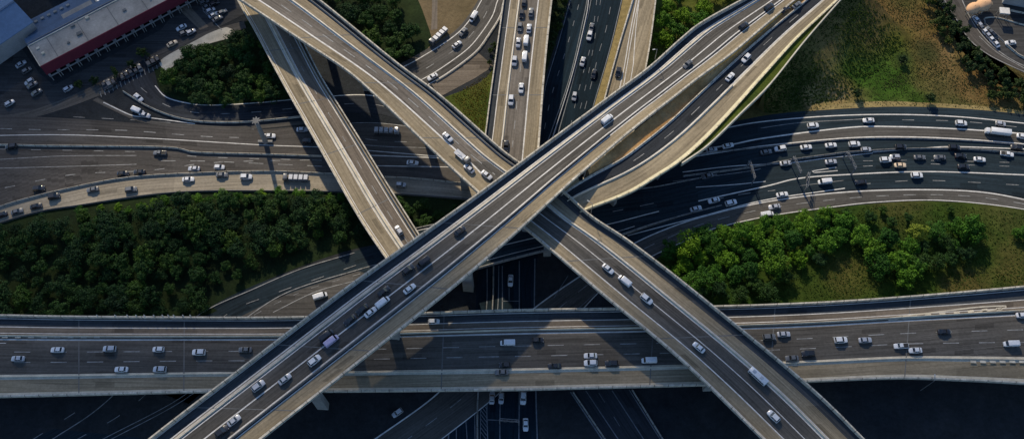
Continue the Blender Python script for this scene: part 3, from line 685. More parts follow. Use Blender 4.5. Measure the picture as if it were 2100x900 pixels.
# earth slope between the highest deck and its ramp
def between(name, La, Ra, mat, dz=-.1):
    a = spline(pxs(La), n=60); b = spline(pxs(Ra), n=60); mb = MB()
    for i in range(59):
        for k in range(4):
            q = lambda i, f: a[i].lerp(b[i], f)+Vector((0, 0, dz))
            mb.quad(q(i, (k+1)/4), q(i+1, (k+1)/4), q(i+1, k/4), q(i, k/4))
    # solid down to the ground along the outer edge
    for i in range(59):
        for e in (a, b):
            p, q_ = e[i]+Vector((0, 0, dz)), e[i+1]+Vector((0, 0, dz))
            mb.quad(p, q_, Vector((q_.x, q_.y, q_.z-2.5)), Vector((p.x, p.y, p.z-2.5)))
    return mb.build(name, [mat])
o = between('embankment', [(1206, 348, 25.6), (1274, 290, 23.2), (1342, 236, 20.7), (1379, 206, 19.5), (1430, 166, 17.9), (1500, 117, 15.6), (1565, 62, 13.9), (1632, 4, 12.9), (1680, -45, 12.9)],
            [(1210, 362, 22.8), (1274, 327, 22.7), (1320, 293, 21.4), (1373, 250, 19.2), (1423, 203, 17), (1500, 131, 14.4), (1571, 69, 13), (1655, 0, 13), (1700, -40, 13)], M['sand'], -.06)
tag(o, None, None, None, 'structure')
vL = [(1395, 334, 21.3), (1443, 292, 19.1), (1500, 233, 16.9), (1570, 154, 14.3), (1640, 77, 12.9), (1722, 0, 12.9), (1760, -42, 12.9)]
vR = [(1398, 336, 21.3), (1452, 298, 19.1), (1520, 232, 16.9), (1580, 172, 14.3), (1650, 85, 12.9), (1726, -2, 12.9), (1766, -44, 12.9)]
o = between('verge', vL, vR, M['grass'], .05); tag(o, None, None, None, 'structure')
ln = spline(pxs(vR), 3.0); mb = MB(); sweep(mb, ln, [(.25, -1.6), (.25, .8), (-.25, .8), (-.25, -1.6)])
o0 = ln[len(ln)//2].copy(); o0.z = 0; mb.v = [(v[0]-o0.x, v[1]-o0.y, v[2]) for v in mb.v]
rw = mb.build('verge_wall', [M['light']]); rw.location = o0
tag(rw, 'thin pale wall edging the grass verge of the curved ramp', 'wall')
# grass bank falling from that wall to the field
top = ln[int(len(ln)*.42):]; mb = MB(); nn = len(top); rows = []
for i, p in enumerate(top):
    d = top[min(nn-1, i+1)]-top[max(0, i-1)]; d.z = 0; d.normalize(); r = Vector((d.y, -d.x, 0))
    f = i/(nn-1); wdt = 4+32*min(1, f*2.4)+1.5*math.sin(i*.35)+1.1*math.sin(i*.83)
    rows.append([p+r*(wdt*k/8)+Vector((0, 0, -.3-(p.z+.35)*(1-(1-k/8)**1.7))) for k in range(9)])
for i in range(nn-1):
    for k in range(8): mb.quad(rows[i][k+1], rows[i+1][k+1], rows[i+1][k], rows[i][k])
r0 = rows[0]
for k in range(8):
    a_, b_ = r0[k], r0[k+1]; mb.quad(a_, Vector((a_.x, a_.y, -1)), Vector((b_.x, b_.y, -1)), b_)
tag(mb.build('grass_bank', [M['field']], None, True), None, None, None, 'structure')
# K slab: flyover part of lower-left ramp
deck('overpass', 'short dark overpass beneath the central crossing over the sunken road', 'slab',
    [(840, 470, 5.5), (960, 445, 7), (1080, 420, 7), (1200, 400, 5), (1330, 385, 1.5), (1400, 372, .3), (1470, 358, -.3)], [(880, 586, 5.5), (985, 549, 7), (1123, 513, 7), (1240, 492, 5), (1340, 460, 1.5), (1410, 440, .3), (1480, 422, -.3)], 7,
    [(0, 1, 'asph_bl')], [(.05, .3, None, 0, .7), (.45, .25, (5, 8), 0, .8), (.7, .35, None, 0, .8), (.9, .2, None, 0, .7)], [(.01, .4, .5, 'conc'), (.99, .4, .5, 'conc')], [], [.3, .62], depth=1.2)
# ------------------------------------------------------------------ vehicles
PAINT = {
    'white': plain_mat('white_car_paint', (.6, .61, .62), .3, 0, .5, .5), 'silver': plain_mat('silver_car_paint', (.42, .43, .45), .35, .3, .5, .5),
    'grey': plain_mat('grey_car_paint', (.12, .125, .13), .35, .2, .5, .5), 'black': plain_mat('black_car_paint', (.012, .012, .014), .3, 0, .5, .5),
    'cream': plain_mat('cream_car_paint', (.62, .48, .32), .4, 0, .5, .5), 'lilac': plain_mat('lilac_van_paint', (.36, .33, .48), .4, 0, .5, .3),
    'red': plain_mat('red_car_paint', (.3, .02, .02), .4, 0, .5, .5), 'blue': plain_mat('blue_car_paint', (.03, .06, .2), .4, 0, .5, .5)}
GLASS = plain_mat('dark_car_glass', (.008, .01, .012), .12, 0, .6)
TYRE = plain_mat('tyre_rubber', (.015, .015, .015), .8); HUB = plain_mat('wheel_hub', (.3, .3, .3), .4, .7)
LAMP = plain_mat('headlight_glass', (.4, .4, .38), .3); TAIL = plain_mat('tail_light_red', (.35, .01, .01), .3)

def loft(name, st, mat, parent, prof=None):
    """st: (x, halfwidth, z0, z1); rounded-box sections along x"""
    bm = bmesh.new(); rings = []
    for x, w, z0, z1 in st:
        r = min(.16, (z1-z0)*.35, w*.35)
        pts = [(-w+r*.3, z0), (w-r*.3, z0), (w, z0+r), (w, z1-r*1.1), (w-r*.35, z1-r*.3), (w-r*1.4, z1), (-w+r*1.4, z1), (-w+r*.35, z1-r*.3), (-w, z1-r*1.1), (-w, z0+r)]
        rings.append([bm.verts.new((x, y, z)) for y, z in pts])
    for a, b in zip(rings, rings[1:]):
        for i in range(10): bm.faces.new((a[i], a[(i+1) % 10], b[(i+1) % 10], b[i]))
    bm.faces.new(rings[0][::-1]); bm.faces.new(rings[-1])
    bmesh.ops.recalc_face_normals(bm, faces=bm.faces)
    me = bpy.data.meshes.new(name); bm.to_mesh(me); bm.free()
    for p in me.polygons: p.use_smooth = True
    me.shade_smooth() if hasattr(me, 'shade_smooth') else None
    try: me.set_sharp_from_angle(angle=rad(40))
    except Exception: pass
    return link(name, me, parent, [mat])
def wheels(root, xs, y, r=.34, w=.24):
    for x in xs:
        for s in (-1, 1):
            mb = MB(); mb.tube((x, s*(y-w/2), r), (x, s*(y+w/2), r), r, n=14, m=0); mb.tube((x, s*(y+w/2-.01), r), (x, s*(y+w/2+.02), r), r*.55, n=10, m=1)
            mb.build('wheel', [TYRE, HUB], root)
def slab(name, corners_lo, corners_hi, mat, parent):
    mb = MB(); n = len(corners_lo)
    mb.quad(*corners_hi) if n == 4 else None; mb.quad(*corners_lo[::-1])
    for i in range(n): mb.quad(corners_lo[i], corners_lo[(i+1) % n], corners_hi[(i+1) % n], corners_hi[i])
    return mb.build(name, [mat], parent)
def rect(x0, x1, w, z, w1=None):
    w1 = w if w1 is None else w1
    return [(x0, -w, z), (x1, -w1, z), (x1, w1, z), (x0, w, z)]
def lights(root, xf, xb, y, z):
    for s in (-1, 1):
        mb = MB(); mb.box((xf, s*y, z), .12, .32, .16); mb.build('headlight', [LAMP], root)
        mb = MB(); mb.box((xb, s*y, z+.08), .08, .28, .16); mb.build('tail_light', [TAIL], root)
def cabin(root, b0, b1, t0, t1, wb, wt, z0, z1, body):
    # glass frustum as separate windscreen, rear window, side windows, plus roof panel
    lo = rect(b0, b1, wb, z0); hi = rect(t0, t1, wt, z1)
    mb = MB(); mb.quad(lo[1], lo[2], hi[2], hi[1]); mb.build('windscreen', [GLASS], root)
    mb = MB(); mb.quad(lo[3], lo[0], hi[0], hi[3]); mb.build('rear_window', [GLASS], root)
    for s in (0, 2):
        mb = MB(); mb.quad(lo[s], lo[s+1], hi[s+1], hi[s]); mb.build('side_window', [GLASS], root)
    # roof panel with its pillars in one frame
    mb = MB(); lo_, hi_ = rect(t0-.04, t1+.04, wt+.03, z1-.03), rect(t0+.05, t1-.08, wt-.08, z1+.06)
    mb.quad(*hi_); mb.quad(*lo_[::-1])
    for i in range(4): mb.quad(lo_[i], lo_[(i+1) % 4], hi_[(i+1) % 4], hi_[i])
    for i in range(4): mb.tube(lo[i], hi[i], .045, n=4)
    mid = (b0+b1)/2-.1; tm = (t0+t1)/2
    for s in (-1, 1): mb.tube((mid, s*(wb+.01), z0), (tm, s*(wt+.01), z1), .04, n=4)
    return mb.build('roof', [body], root)
def make_vehicle(kind, body):
    root = empty({'sedan': 'parked_car', 'hatchback': 'car', 'van': 'van', 'bus': 'bus', 'truck': 'truck', 'pickup': 'pickup_truck', 'suv': 'car', 'tow': 'tow_truck', 'flatbed': 'flatbed_truck'}[kind] if kind != 'sedan' else 'car')
    if kind == 'sedan':
        loft('body', [(-2.42, .66, .34, .78), (-2.3, .84, .28, .9), (-1.7, .92, .22, .97), (-.6, .94, .2, .96), (.9, .94, .2, .94), (1.5, .92, .22, .9), (2.15, .86, .28, .78), (2.42, .66, .34, .64)], body, root)
        cabin(root, -1.75, 1.05, -1.1, .35, .84, .66, .92, 1.42, body); wheels(root, (-1.45, 1.45), .82)
        lights(root, 2.28, -2.36, .6, .55)
    elif kind in ('hatchback', 'suv'):
        k = 1.0 if kind == 'hatchback' else 1.14
        loft('body', [(-2.1*k, .7*k, .34, .95*k), (-2.0*k, .88*k, .28, 1.02*k), (-.6*k, .92*k, .22, 1.02*k), (.8*k, .92*k, .22, 1.0*k), (1.6*k, .88*k, .25, .9*k), (2.1*k, .68*k, .34, .68*k)], body, root)
        cabin(root, -2.0*k, 1.0*k, -1.65*k, .25*k, .84*k, .68*k, .97*k, 1.5*k, body); wheels(root, (-1.3*k, 1.3*k), .8*k, .34*k)
        lights(root, 1.98*k, -2.06*k, .6*k, .6*k)
    elif kind == 'van':
        loft('body', [(-2.75, .9, .35, 2.0), (-2.6, .98, .3, 2.12), (.9, .98, .3, 2.12), (1.35, .96, .3, 1.95)], body, root)
        loft('bonnet', [(1.3, .95, .3, 1.2), (2.2, .92, .3, 1.08), (2.7, .74, .36, .8)], body, root)
        mb = MB(); mb.quad((2.0, -.82, 1.14), (2.0, .82, 1.14), (1.37, .8, 1.86), (1.37, -.8, 1.86)); mb.build('windscreen', [GLASS], root)
        for s in (-1, 1):
            mb = MB(); mb.quad((.3, s*.985, 1.15), (1.5, s*.97, 1.15), (1.25, s*.965, 1.75), (.3, s*.985, 1.75)); mb.build('side_window', [GLASS], root)
        mb = MB(); mb.box((-1.2, 0, 2.12), 2.4, 1.5, .05); mb.build('roof_panel', [body], root)
        wheels(root, (-1.7, 1.75), .88, .36); lights(root, 2.5, -2.74, .62, .62)
    elif kind == 'bus':
        loft('body', [(-5.6, 1.15, .35, 2.9), (-5.4, 1.27, .32, 3.05), (5.2, 1.27, .32, 3.05), (5.6, 1.15, .35, 2.8)], body, root)
        for s in (-1, 1):
            mb = MB()
            for i in range(7): x = -5.0+i*1.4; mb.quad((x, s*1.28, 1.4), (x+1.2, s*1.28, 1.4), (x+1.2, s*1.27, 2.5), (x, s*1.27, 2.5))
            mb.build('side_windows', [GLASS], root)
        mb = MB(); mb.quad((5.63, -1.0, 1.2), (5.63, 1.0, 1.2), (5.6, 1.0, 2.5), (5.6, -1.0, 2.5)); mb.build('windscreen', [GLASS], root)
        for x in (-3, 2): mb = MB(); mb.box((x, 0, 3.05), 1.8, 1.3, .22, taper=.85); mb.build('roof_unit', [PAINT['silver']], root)
        wheels(root, (-3.4, 3.6), 1.14, .48, .3); lights(root, 5.52, -5.58, .85, .6)
    elif kind in ('truck', 'flatbed', 'tow'):
        L = {'truck': 9.5, 'flatbed': 8.0, 'tow': 5.0}[kind]
        loft('cab', [(1.9, 1.1, .5, 2.5), (2.1, 1.18, .4, 2.6), (3.4, 1.18, .4, 2.55), (3.9, 1.08, .45, 1.7)], body, root)
        mb = MB(); mb.quad((3.82, -1.0, 1.72), (3.82, 1.0, 1.72), (3.44, .98, 2.42), (3.44, -.98, 2.42)); mb.build('windscreen', [GLASS], root)
        mb = MB(); mb.box((2.6-(L+1)/2, 0, .55), L+1.4, .9, .4); mb.build('chassis', [TYRE], root)
        if kind == 'truck':
            loft('cargo_box', [(1.5-L, 1.22, 1.0, 3.35), (1.5-L+.1, 1.26, .98, 3.42), (1.4, 1.26, .98, 3.42), (1.5, 1.22, 1.0, 3.35)], PAINT['white'] if body != PAINT['white'] else body, root)
        elif kind == 'flatbed':
            mb = MB(); mb.box((1.4-L/2, 0, .98), L, 2.4, .2); mb.build('bed', [PAINT['grey']], root)
            for i in range(4): mb = MB(); mb.box((.5-i*2.05, 0, 1.185), 1.5, 2.1, 1.1); mb.build('crate_row', [PAINT['silver']], root)
        else:
            mb = MB(); mb.box((-1.1, 0, .98), 5, 2.2, .18); mb.build('bed', [PAINT['silver']], root)
            mb = MB(); mb.tube((1.2, 0, 1.2), (-3.2, 0, 2.2), .16, .1); mb.box((1.0, 0, 1.1), .8, 1.6, 1.0); mb.build('tow_boom', [PAINT['white']], root)
        wheels(root, (3.0, 2.6-L, 3.7-L), 1.05, .48, .3); lights(root, 3.82, 1.45-L, .8, .62)
    elif kind == 'pickup':
        loft('body', [(-2.7, .84, .4, .98), (-2.6, .95, .34, 1.05), (-.5, .97, .32, 1.05), (.9, .97, .32, 1.05), (2.2, .92, .34, .98), (2.7, .76, .4, .8)], body, root)
        cabin(root, -.7, 1.3, -.45, .75, .86, .7, 1.02, 1.65, body)
        mb = MB(); mb.box((-1.65, 0, 1.06), 1.75, 1.6, .03); mb.build('bed_liner', [TYRE], root)
        wheels(root, (-1.7, 1.7), .86, .38); lights(root, 2.58, -2.64, .65, .62)
    return root
def copy_tree(o, parent=None, swap=None):
    c = o.copy(); COL.objects.link(c); c.parent = parent
    for ch in o.children: copy_tree(ch, c)
    return c
PROTO = {}
def vehicle(kind, colour):
    k = (kind, colour)
    if k in PROTO: return copy_tree(PROTO[k])
    r = make_vehicle(kind, PAINT[colour]); PROTO[k] = r; return r
PHR = {'low': 'the low east-west overpass', 'high': 'the highest diagonal overpass', 'wide': 'the wide diagonal overpass', 'slim': 'the slim diagonal overpass',
       'north': 'the north-south overpass', 'avenue': 'the sunken north-south road', 'motorL': 'the left motorway', 'motorR': 'the right motorway', 'frontage': 'the tan curved road',
       'ramp': 'the cream-kerbed curved ramp', 'slip': 'the road beside the right wood', 'merge': 'the narrow tan overpass', 'curve': 'the top curving road', 'loop': 'the loop road',
       'ramp_left': 'the lower left ramp', 'lotL': 'the top left car park', 'lotR': 'the top right car park', 'slip_loop': 'the loop slip road'}
CARS = {
 'low': [('white', 'sedan', 118, 717), ('silver', 'sedan', 37, 735), ('silver', 'suv', 225, 715), ('white', 'hatchback', 325, 716), ('white', 'suv', 408, 722), ('grey', 'sedan', 503, 717), ('white', 'sedan', 249, 757), ('silver', 'suv', 328, 757),
   ('white', 'hatchback', 890, 659), ('white', 'van', 1041, 703), ('black', 'hatchback', 1103, 697), ('white', 'sedan', 1211, 729), ('white', 'suv', 1211, 744), ('black', 'suv', 1254, 745), ('white', 'van', 1331, 739), ('black', 'sedan', 1137, 750), ('black', 'hatchback', 1035, 748), ('grey', 'sedan', 1029, 763),
   ('grey', 'suv', 1577, 691), ('silver', 'sedan', 1607, 685), ('white', 'suv', 1724, 697), ('silver', 'sedan', 1774, 697), ('black', 'sedan', 1936, 680), ('white', 'pickup', 1848, 709), ('white', 'sedan', 1877, 718), ('black', 'suv', 1657, 725), ('grey', 'sedan', 1624, 734), ('white', 'van', 2073, 705), ('white', 'sedan', 2097, 646)],
 'high': [('white', 'van', 1245, 245), ('black', 'suv', 1525, 54), ('black', 'suv', 1577, 15), ('black', 'sedan', 1610, 20), ('grey', 'sedan', 1634, 11), ('grey', 'sedan', 1410, 132), ('black', 'sedan', 943, 474), ('black', 'van', 868, 539), ('black', 'suv', 837, 553), ('white', 'sedan', 840, 592), ('black', 'sedan', 787, 597), ('white', 'van', 785, 620), ('white', 'sedan', 760, 640), ('black', 'sedan', 743, 634), ('black', 'sedan', 718, 656), ('black', 'van', 670, 688), ('lilac', 'van', 680, 699), ('white', 'suv', 645, 739), ('silver', 'sedan', 584, 777), ('silver', 'suv', 530, 791), ('silver', 'sedan', 480, 862), ('black', 'suv', 455, 884)],
 'ramp': [('white', 'suv', 1530, 120), ('white', 'sedan', 1497, 158)],
 'wide': [('white', 'sedan', 918, 281), ('grey', 'tow', 948, 322), ('silver', 'sedan', 962, 346), ('white', 'sedan', 998, 359), ('white', 'sedan', 1247, 551), ('white', 'van', 1281, 576), ('white', 'suv', 1326, 613), ('white', 'sedan', 1433, 712), ('white', 'bus', 1554, 772), ('white', 'suv', 1586, 853)],
 'slim': [('silver', 'hatchback', 818, 472)],
 'north': [('black', 'sedan', 1075, 5), ('black', 'hatchback', 1070, 30), ('grey', 'sedan', 1089, 26), ('grey', 'hatchback', 1066, 56), ('silver', 'sedan', 1085, 59), ('silver', 'sedan', 1063, 88), ('white', 'van', 1079, 83), ('white', 'van', 1076, 116), ('silver', 'suv', 1055, 126), ('white', 'sedan', 1069, 181), ('white', 'suv', 1048, 206), ('black', 'sedan', 1038, 299)],
 'avenue': [('white', 'suv', 1209, 74), ('grey', 'sedan', 1213, 57), ('silver', 'sedan', 1195, 127), ('silver', 'hatchback', 1178, 198), ('black', 'sedan', 1218, 152), ('white', 'sedan', 1047, 575), ('silver', 'sedan', 1009, 815), ('silver', 'hatchback', 1028, 816), ('white', 'suv', 1073, 816), ('white', 'sedan', 1078, 870)],
 'merge': [('black', 'suv', 1268, 149)],
 'frontage': [('black', 'sedan', 3, 441), ('grey', 'sedan', 35, 434), ('black', 'sedan', 74, 423), ('black', 'suv', 111, 403), ('grey', 'sedan', 190, 389), ('grey', 'suv', 269, 389), ('white', 'sedan', 386, 368), ('grey', 'sedan', 455, 359), ('white', 'suv', 505, 363), ('silver', 'hatchback', 822, 379), ('grey', 'flatbed', 600, 366)],
 'motorL': [('black', 'suv', 80, 387), ('black', 'sedan', 252, 356), ('black', 'sedan', 286, 353), ('silver', 'sedan', 398, 346), ('white', 'hatchback', 450, 343), ('black', 'suv', 23, 301), ('grey', 'pickup', 328, 314), ('silver', 'sedan', 620, 266), ('black', 'suv', 632, 290), ('white', 'sedan', 553, 279), ('white', 'sedan', 846, 334), ('silver', 'flatbed', 800, 270)],
 'motorR': [('silver', 'sedan', 1459, 307), ('white', 'sedan', 1493, 299), ('grey', 'sedan', 1571, 312), ('white', 'suv', 1600, 305), ('white', 'sedan', 1653, 302), ('white', 'sedan', 1704, 298), ('white', 'suv', 1752, 296), ('silver', 'hatchback', 1776, 307), ('black', 'suv', 1847, 302), ('white', 'suv', 1667, 258), ('white', 'sedan', 1781, 247), ('white', 'suv', 1971, 253), ('silver', 'hatchback', 2052, 254), ('white', 'truck', 2036, 271), ('white', 'sedan', 2097, 280), ('black', 'suv', 1957, 303), ('black', 'sedan', 2085, 303), ('white', 'pickup', 2065, 316), ('white', 'suv', 1816, 328), ('cream', 'sedan', 1846, 339), ('silver', 'hatchback', 1835, 322), ('grey', 'sedan', 1886, 323), ('grey', 'sedan', 1927, 323), ('black', 'sedan', 1970, 320), ('white', 'sedan', 2009, 327), ('black', 'sedan', 1976, 342), ('silver', 'sedan', 1704, 332), ('silver', 'sedan', 1611, 335), ('white', 'van', 1691, 373), ('black', 'sedan', 1765, 374), ('white', 'suv', 1880, 360), ('white', 'sedan', 1464, 411), ('white', 'suv', 1499, 416), ('white', 'sedan', 1604, 399), ('silver', 'sedan', 1427, 428), ('grey', 'sedan', 1451, 361)],
 'slip': [('white', 'van', 1573, 440), ('silver', 'sedan', 1588, 424), ('silver', 'hatchback', 815, 846)],
 'ramp_left': [('white', 'van', 657, 607)],
 'curve': [('white', 'van', 971, 36), ('silver', 'sedan', 937, 92), ('white', 'sedan', 887, 158), ('grey', 'sedan', 950, 66)],
 'loop': [('white', 'sedan', 284, 200)], 'slip_loop': [('white', 'van', 283, 228), ('silver', 'sedan', 297, 236)],
}
ROADKEY = {'motorL': 'motorway', 'motorR': 'motorway'}
FLIP = {'low': lambda x, y: y > 700, 'north': lambda x, y: x > 1070}
WORD = {'sedan': 'sedan', 'hatchback': 'hatchback', 'suv': 'estate car', 'van': 'van', 'bus': 'long bus', 'truck': 'box truck', 'pickup': 'pickup', 'tow': 'tow truck', 'flatbed': 'flatbed truck with stacked load'}
CATG = {'van': 'van', 'bus': 'bus', 'truck': 'truck', 'pickup': 'pickup truck', 'tow': 'truck', 'flatbed': 'truck'}
ORD = ['', 'second', 'third', 'fourth', 'fifth', 'sixth', 'seventh', 'eighth', 'ninth', 'tenth', 'eleventh', 'twelfth', 'thirteenth']
PLACED = []
def place_vehicle(kind, colour, x, y, road, heading=None):
    rk = ROADKEY.get(road, road); z = 0.0; ang = heading
    if rk in ROADS:
        z = ROADS[rk].C[len(ROADS[rk].C)//2].z
        for _ in range(4):
            q = P(x, y, z+.7); z, a = ROADS[rk].near(q.x, q.y)
        if ang is None: ang = a
    q = P(x, y, z+.7)
    if (road in FLIP and FLIP[road](x, y)) or (road not in FLIP and (x*7+y) % 3 == 0): ang += math.pi
    o = vehicle(kind, colour); o.location = (q.x, q.y, z+(.05 if z > 1 else .02)); o.rotation_euler = (0, 0, ang)
    o.scale = (1.0, 1.08, 1.12) if kind in ('sedan', 'hatchback', 'suv') else (.66, .86, .8) if kind == 'bus' else (.86, .9, .85) if kind == 'truck' else (1.0, 1.03, 1.03)
    PLACED.append((o, kind, colour, x, y, road))
for road, lst in CARS.items():
    for colour, kind, x, y in lst: place_vehicle(kind, colour, x, y, road)
# parked cars top left and top right
def dirpx(a, b):
    d = P(*b)-P(*a); return math.atan2(d.y, d.x)
rowA = dirpx((200, 196), (330, 130))
rnd = random.Random(3)
for i in range(13):
    if i in (3, 9): continue
    place_vehicle(rnd.choice(['sedan', 'hatchback', 'suv']), rnd.choice(['grey', 'grey', 'silver', 'black', 'black']), 214+i*9.0, 176-i*4.6, 'lotL', rowA+math.pi/2)
for (x, y, c) in [(372, 57, 'white'), (378, 68, 'grey'), (392, 66, 'silver'), (353, 90, 'cream'), (419, 5, 'grey'), (425, 14, 'grey'), (432, 22, 'silver'), (438, 31, 'silver'), (446, 39, 'grey'), (440, 8, 'black'), (455, 26, 'grey'),
                  (43, 132, 'silver'), (55, 145, 'grey'), (60, 168, 'silver'), (66, 175, 'grey'), (75, 190, 'grey'), (20, 212, 'silver'), (140, 182, 'silver'), (196, 7, 'silver')]:
    place_vehicle('sedan' if (x+y) % 2 else 'hatchback', c, x, y, 'lotL', rowA+(0 if x > 340 else .1))
rowB = dirpx((1990, 40), (2050, 110))
for i, (x, y, c) in enumerate([(2003, 42, 'white'), (2008, 50, 'silver'), (2013, 58, 'grey'), (2020, 66, 'white'), (2027, 74, 'silver'), (2034, 82, 'white'), (2041, 89, 'white'), (2030, 64, 'grey'), (2038, 73, 'black'), (2072, 88, 'white')]):
    place_vehicle('sedan', c, x, y, 'lotR', rowB+(0 if i != 9 else 1.2))
place_vehicle('flatbed', 'grey', 895, 80, 'curve', dirpx((880, 95), (912, 65)))
# labels that single out each vehicle by colour, kind, road and order
from collections import defaultdict
grp = defaultdict(list)
for it in PLACED: grp[(it[1], it[2], it[5])].append(it)
for (kind, colour, road), its in grp.items():
    vert = road in ('north', 'avenue', 'wide', 'curve', 'lotR', 'slip', 'slip_loop', 'slim')
    its.sort(key=lambda i: i[4] if vert else i[3]); n = len(its)
    noun = f'{colour} {WORD[kind]}'; w = WORD[kind].split()[-1]
    for k, it in enumerate(its):
        park = 'parked in' if road in ('lotL', 'lotR') else 'on'
        lab = f'{noun} {park} {PHR[road]}'
        if n > 1:
            end = ('topmost', 'lowest', 'from the top') if vert else ('leftmost', 'rightmost', 'from the left')
            if k == 0: lab += f', {end[0]} such {w}'
            elif k == n-1: lab += f', {end[1]} such {w}'
            else: lab += f', {ORD[k]} such {w} {end[2]}'
        name = {'sedan': 'car', 'hatchback': 'car', 'suv': 'car', 'tow': 'tow_truck', 'flatbed': 'flatbed_truck', 'pickup': 'pickup_truck'}.get(kind, kind)
        if park != 'on': name = 'parked_car'
        it[0].name = name
        tag(it[0], lab, CATG.get(kind, 'car'), 'vehicles parked in '+PHR[road] if park != 'on' else 'vehicles driving on '+PHR[road])

# ------------------------------------------------------------------ trees
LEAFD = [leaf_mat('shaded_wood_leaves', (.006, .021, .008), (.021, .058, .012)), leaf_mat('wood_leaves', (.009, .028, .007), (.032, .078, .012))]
LEAF = [leaf_mat('deep_green_leaves', (.014, .05, .006), (.05, .13, .010)), leaf_mat('mid_green_leaves', (.024, .07, .005), (.085, .19, .012)),
        leaf_mat('yellow_green_leaves', (.08, .11, .01), (.22, .26, .03)), leaf_mat('hedge_leaves', (.01, .022, .006), (.03, .055, .012))]
BARK = plain_mat('tree_bark', (.09, .065, .045), .9)
def crown_mesh(name, mat, R, H, seed, clumps=40, per=74, leaf=.48, lean=.0):
    r = random.Random(seed); v = []; f = []
    for c in range(clumps):
        u, th = r.uniform(-.55, 1), r.uniform(0, 2*math.pi); q = math.sqrt(1-u*u)
        k = r.uniform(.45, .95) if c > clumps//4 else r.uniform(.1, .5)
        lob = 1+.22*math.sin(3*th+seed)+.12*math.sin(5*th+seed*2)
        cx, cy, cz = R*k*q*math.cos(th)*lob, R*k*q*math.sin(th)*lob, H*.5*k*u
        cr_ = r.uniform(.24, .4)*R
        for _ in range(per):
            n = Vector((r.gauss(0, 1), r.gauss(0, 1), r.gauss(.35, 1))).normalized()
            p = Vector((cx, cy, cz))+n*cr_*r.uniform(.55, 1.05); p.z = cz+(p.z-cz)*.8
            nn = (n+Vector((r.gauss(0, .5), r.gauss(0, .5), r.gauss(.3, .5)))).normalized()
            a = nn.orthogonal().normalized(); b = nn.cross(a); t = r.uniform(0, 6.28); s = leaf*r.uniform(.55, 1.25)
            a, b = (a*math.cos(t)+b*math.sin(t))*s*.5, (b*math.cos(t)-a*math.sin(t))*s*.5
            i = len(v); v += [tuple(p-a-b*.6), tuple(p+a-b*.6), tuple(p+a*.7+b), tuple(p-a*.7+b)]; f.append((i, i+1, i+2, i+3))
    me = bpy.data.meshes.new(name); me.from_pydata(v, [], f); me.materials.append(mat); return me
def trunk_mesh(H, r, seed):
    rr = random.Random(seed); mb = MB(); mb.tube((0, 0, -.2), (0, 0, H*.55), .3, .18, 7)
    for k in range(4):
        a = k*1.6+rr.uniform(-.4, .4); z0 = H*rr.uniform(.3, .5)
        mb.tube((0, 0, z0), (math.cos(a)*r*.6, math.sin(a)*r*.6, H*rr.uniform(.6, .8)), .13, .05, 5)
    o = mb.build('trunk_proto', [BARK]); me = o.data; bpy.data.objects.remove(o); me.name = 'trunk'; return me
TREES = []
for k in range(8):
    mt = LEAF[[0, 0, 1, 0, 1, 0, 1, 1][k]]
    R, Hc = [5.2, 4.6, 5.6, 4.2, 5.0, 6.0, 4.4, 5.4][k], [7, 6.4, 7.4, 6, 6.6, 7.2, 6.8, 6][k]
    TREES.append((crown_mesh('crown', mt, R, Hc, 11+k, clumps=34+k), trunk_mesh(Hc*1.15, R, k), R, Hc))
DARK = [(crown_mesh('crown', LEAFD[k % 2], [5.2, 4.6, 5.8, 4.2, 6.2, 5][k], 6.6, 31+k, clumps=32+k*2), trunk_mesh(7.4, 4.8, 20+k), [5.2, 4.6, 5.8, 4.2, 6.2, 5][k], 6.6) for k in range(6)]
SPEC = (crown_mesh('crown', LEAF[2], 4.6, 6.5, 77), trunk_mesh(7, 4.6, 5), 4.6, 6.5)
SHR = [(crown_mesh('crown', LEAF[3], 2.8, 4.4, 50+k, 16, 40, .5), trunk_mesh(3.4, 2.4, k), 2.8, 4.4) for k in range(4)]
def tree(x, y, s, proto, label, group, cat='tree', z=0.0, nm='tree'):
    cm, tm, R, Hc = proto; lift = Hc*.62
    root = empty(nm, (x, y, z), random.uniform(0, 6.28)); root.scale = (s, s, s*random.uniform(.85, 1.15))
    c = link('crown', cm, root); c.location = (0, 0, lift); link('trunk', tm, root)
    tag(root, label, cat, group); return root
def inside(x, y, poly):
    c = False; n = len(poly)
    for i in range(n):
        x1, y1 = poly[i]; x2, y2 = poly[(i+1) % n]
        if (y1 > y) != (y2 > y) and x < (x2-x1)*(y-y1)/(y2-y1)+x1: c = not c
    return c
def wood(polypx, gap, protos, label, group, seed, smin=.8, smax=1.15, zc=5, cat='tree', drop=0.0, nm='tree', most=999):
    r = random.Random(seed); poly = [tuple(P(x, y, zc)[:2]) for x, y in polypx]
    xs = [p[0] for p in poly]; ys = [p[1] for p in poly]; pts = []
    for _ in range(6000):
        x, y = r.uniform(min(xs), max(xs)), r.uniform(min(ys), max(ys))
        if not inside(x, y, poly): continue
        if any((x-a)**2+(y-b)**2 < gap*gap for a, b in pts): continue
        pts.append((x, y))
        if len(pts) >= most: break
    for x, y in pts:
        if r.random() < drop: continue
        tree(x, y, r.uniform(smin, smax), r.choice(protos), label, group, cat, 0, nm)
    return len(pts)
n = 0
n += wood([(-40, 482), (60, 455), (180, 428), (330, 412), (480, 404), (690, 404), (730, 450), (742, 482), (640, 492), (540, 525), (450, 580), (380, 636), (-40, 640)], 5.7, DARK, 'green tree in the dense dark wood left of the slim overpass', 'trees of the large left wood', 1, .5, 1.05)
n += wood([(815, 408), (900, 413), (955, 418), (870, 476)], 5.6, DARK, 'small tree wedged between the slim and highest overpasses', 'trees between two overpasses', 2, .5, .75)
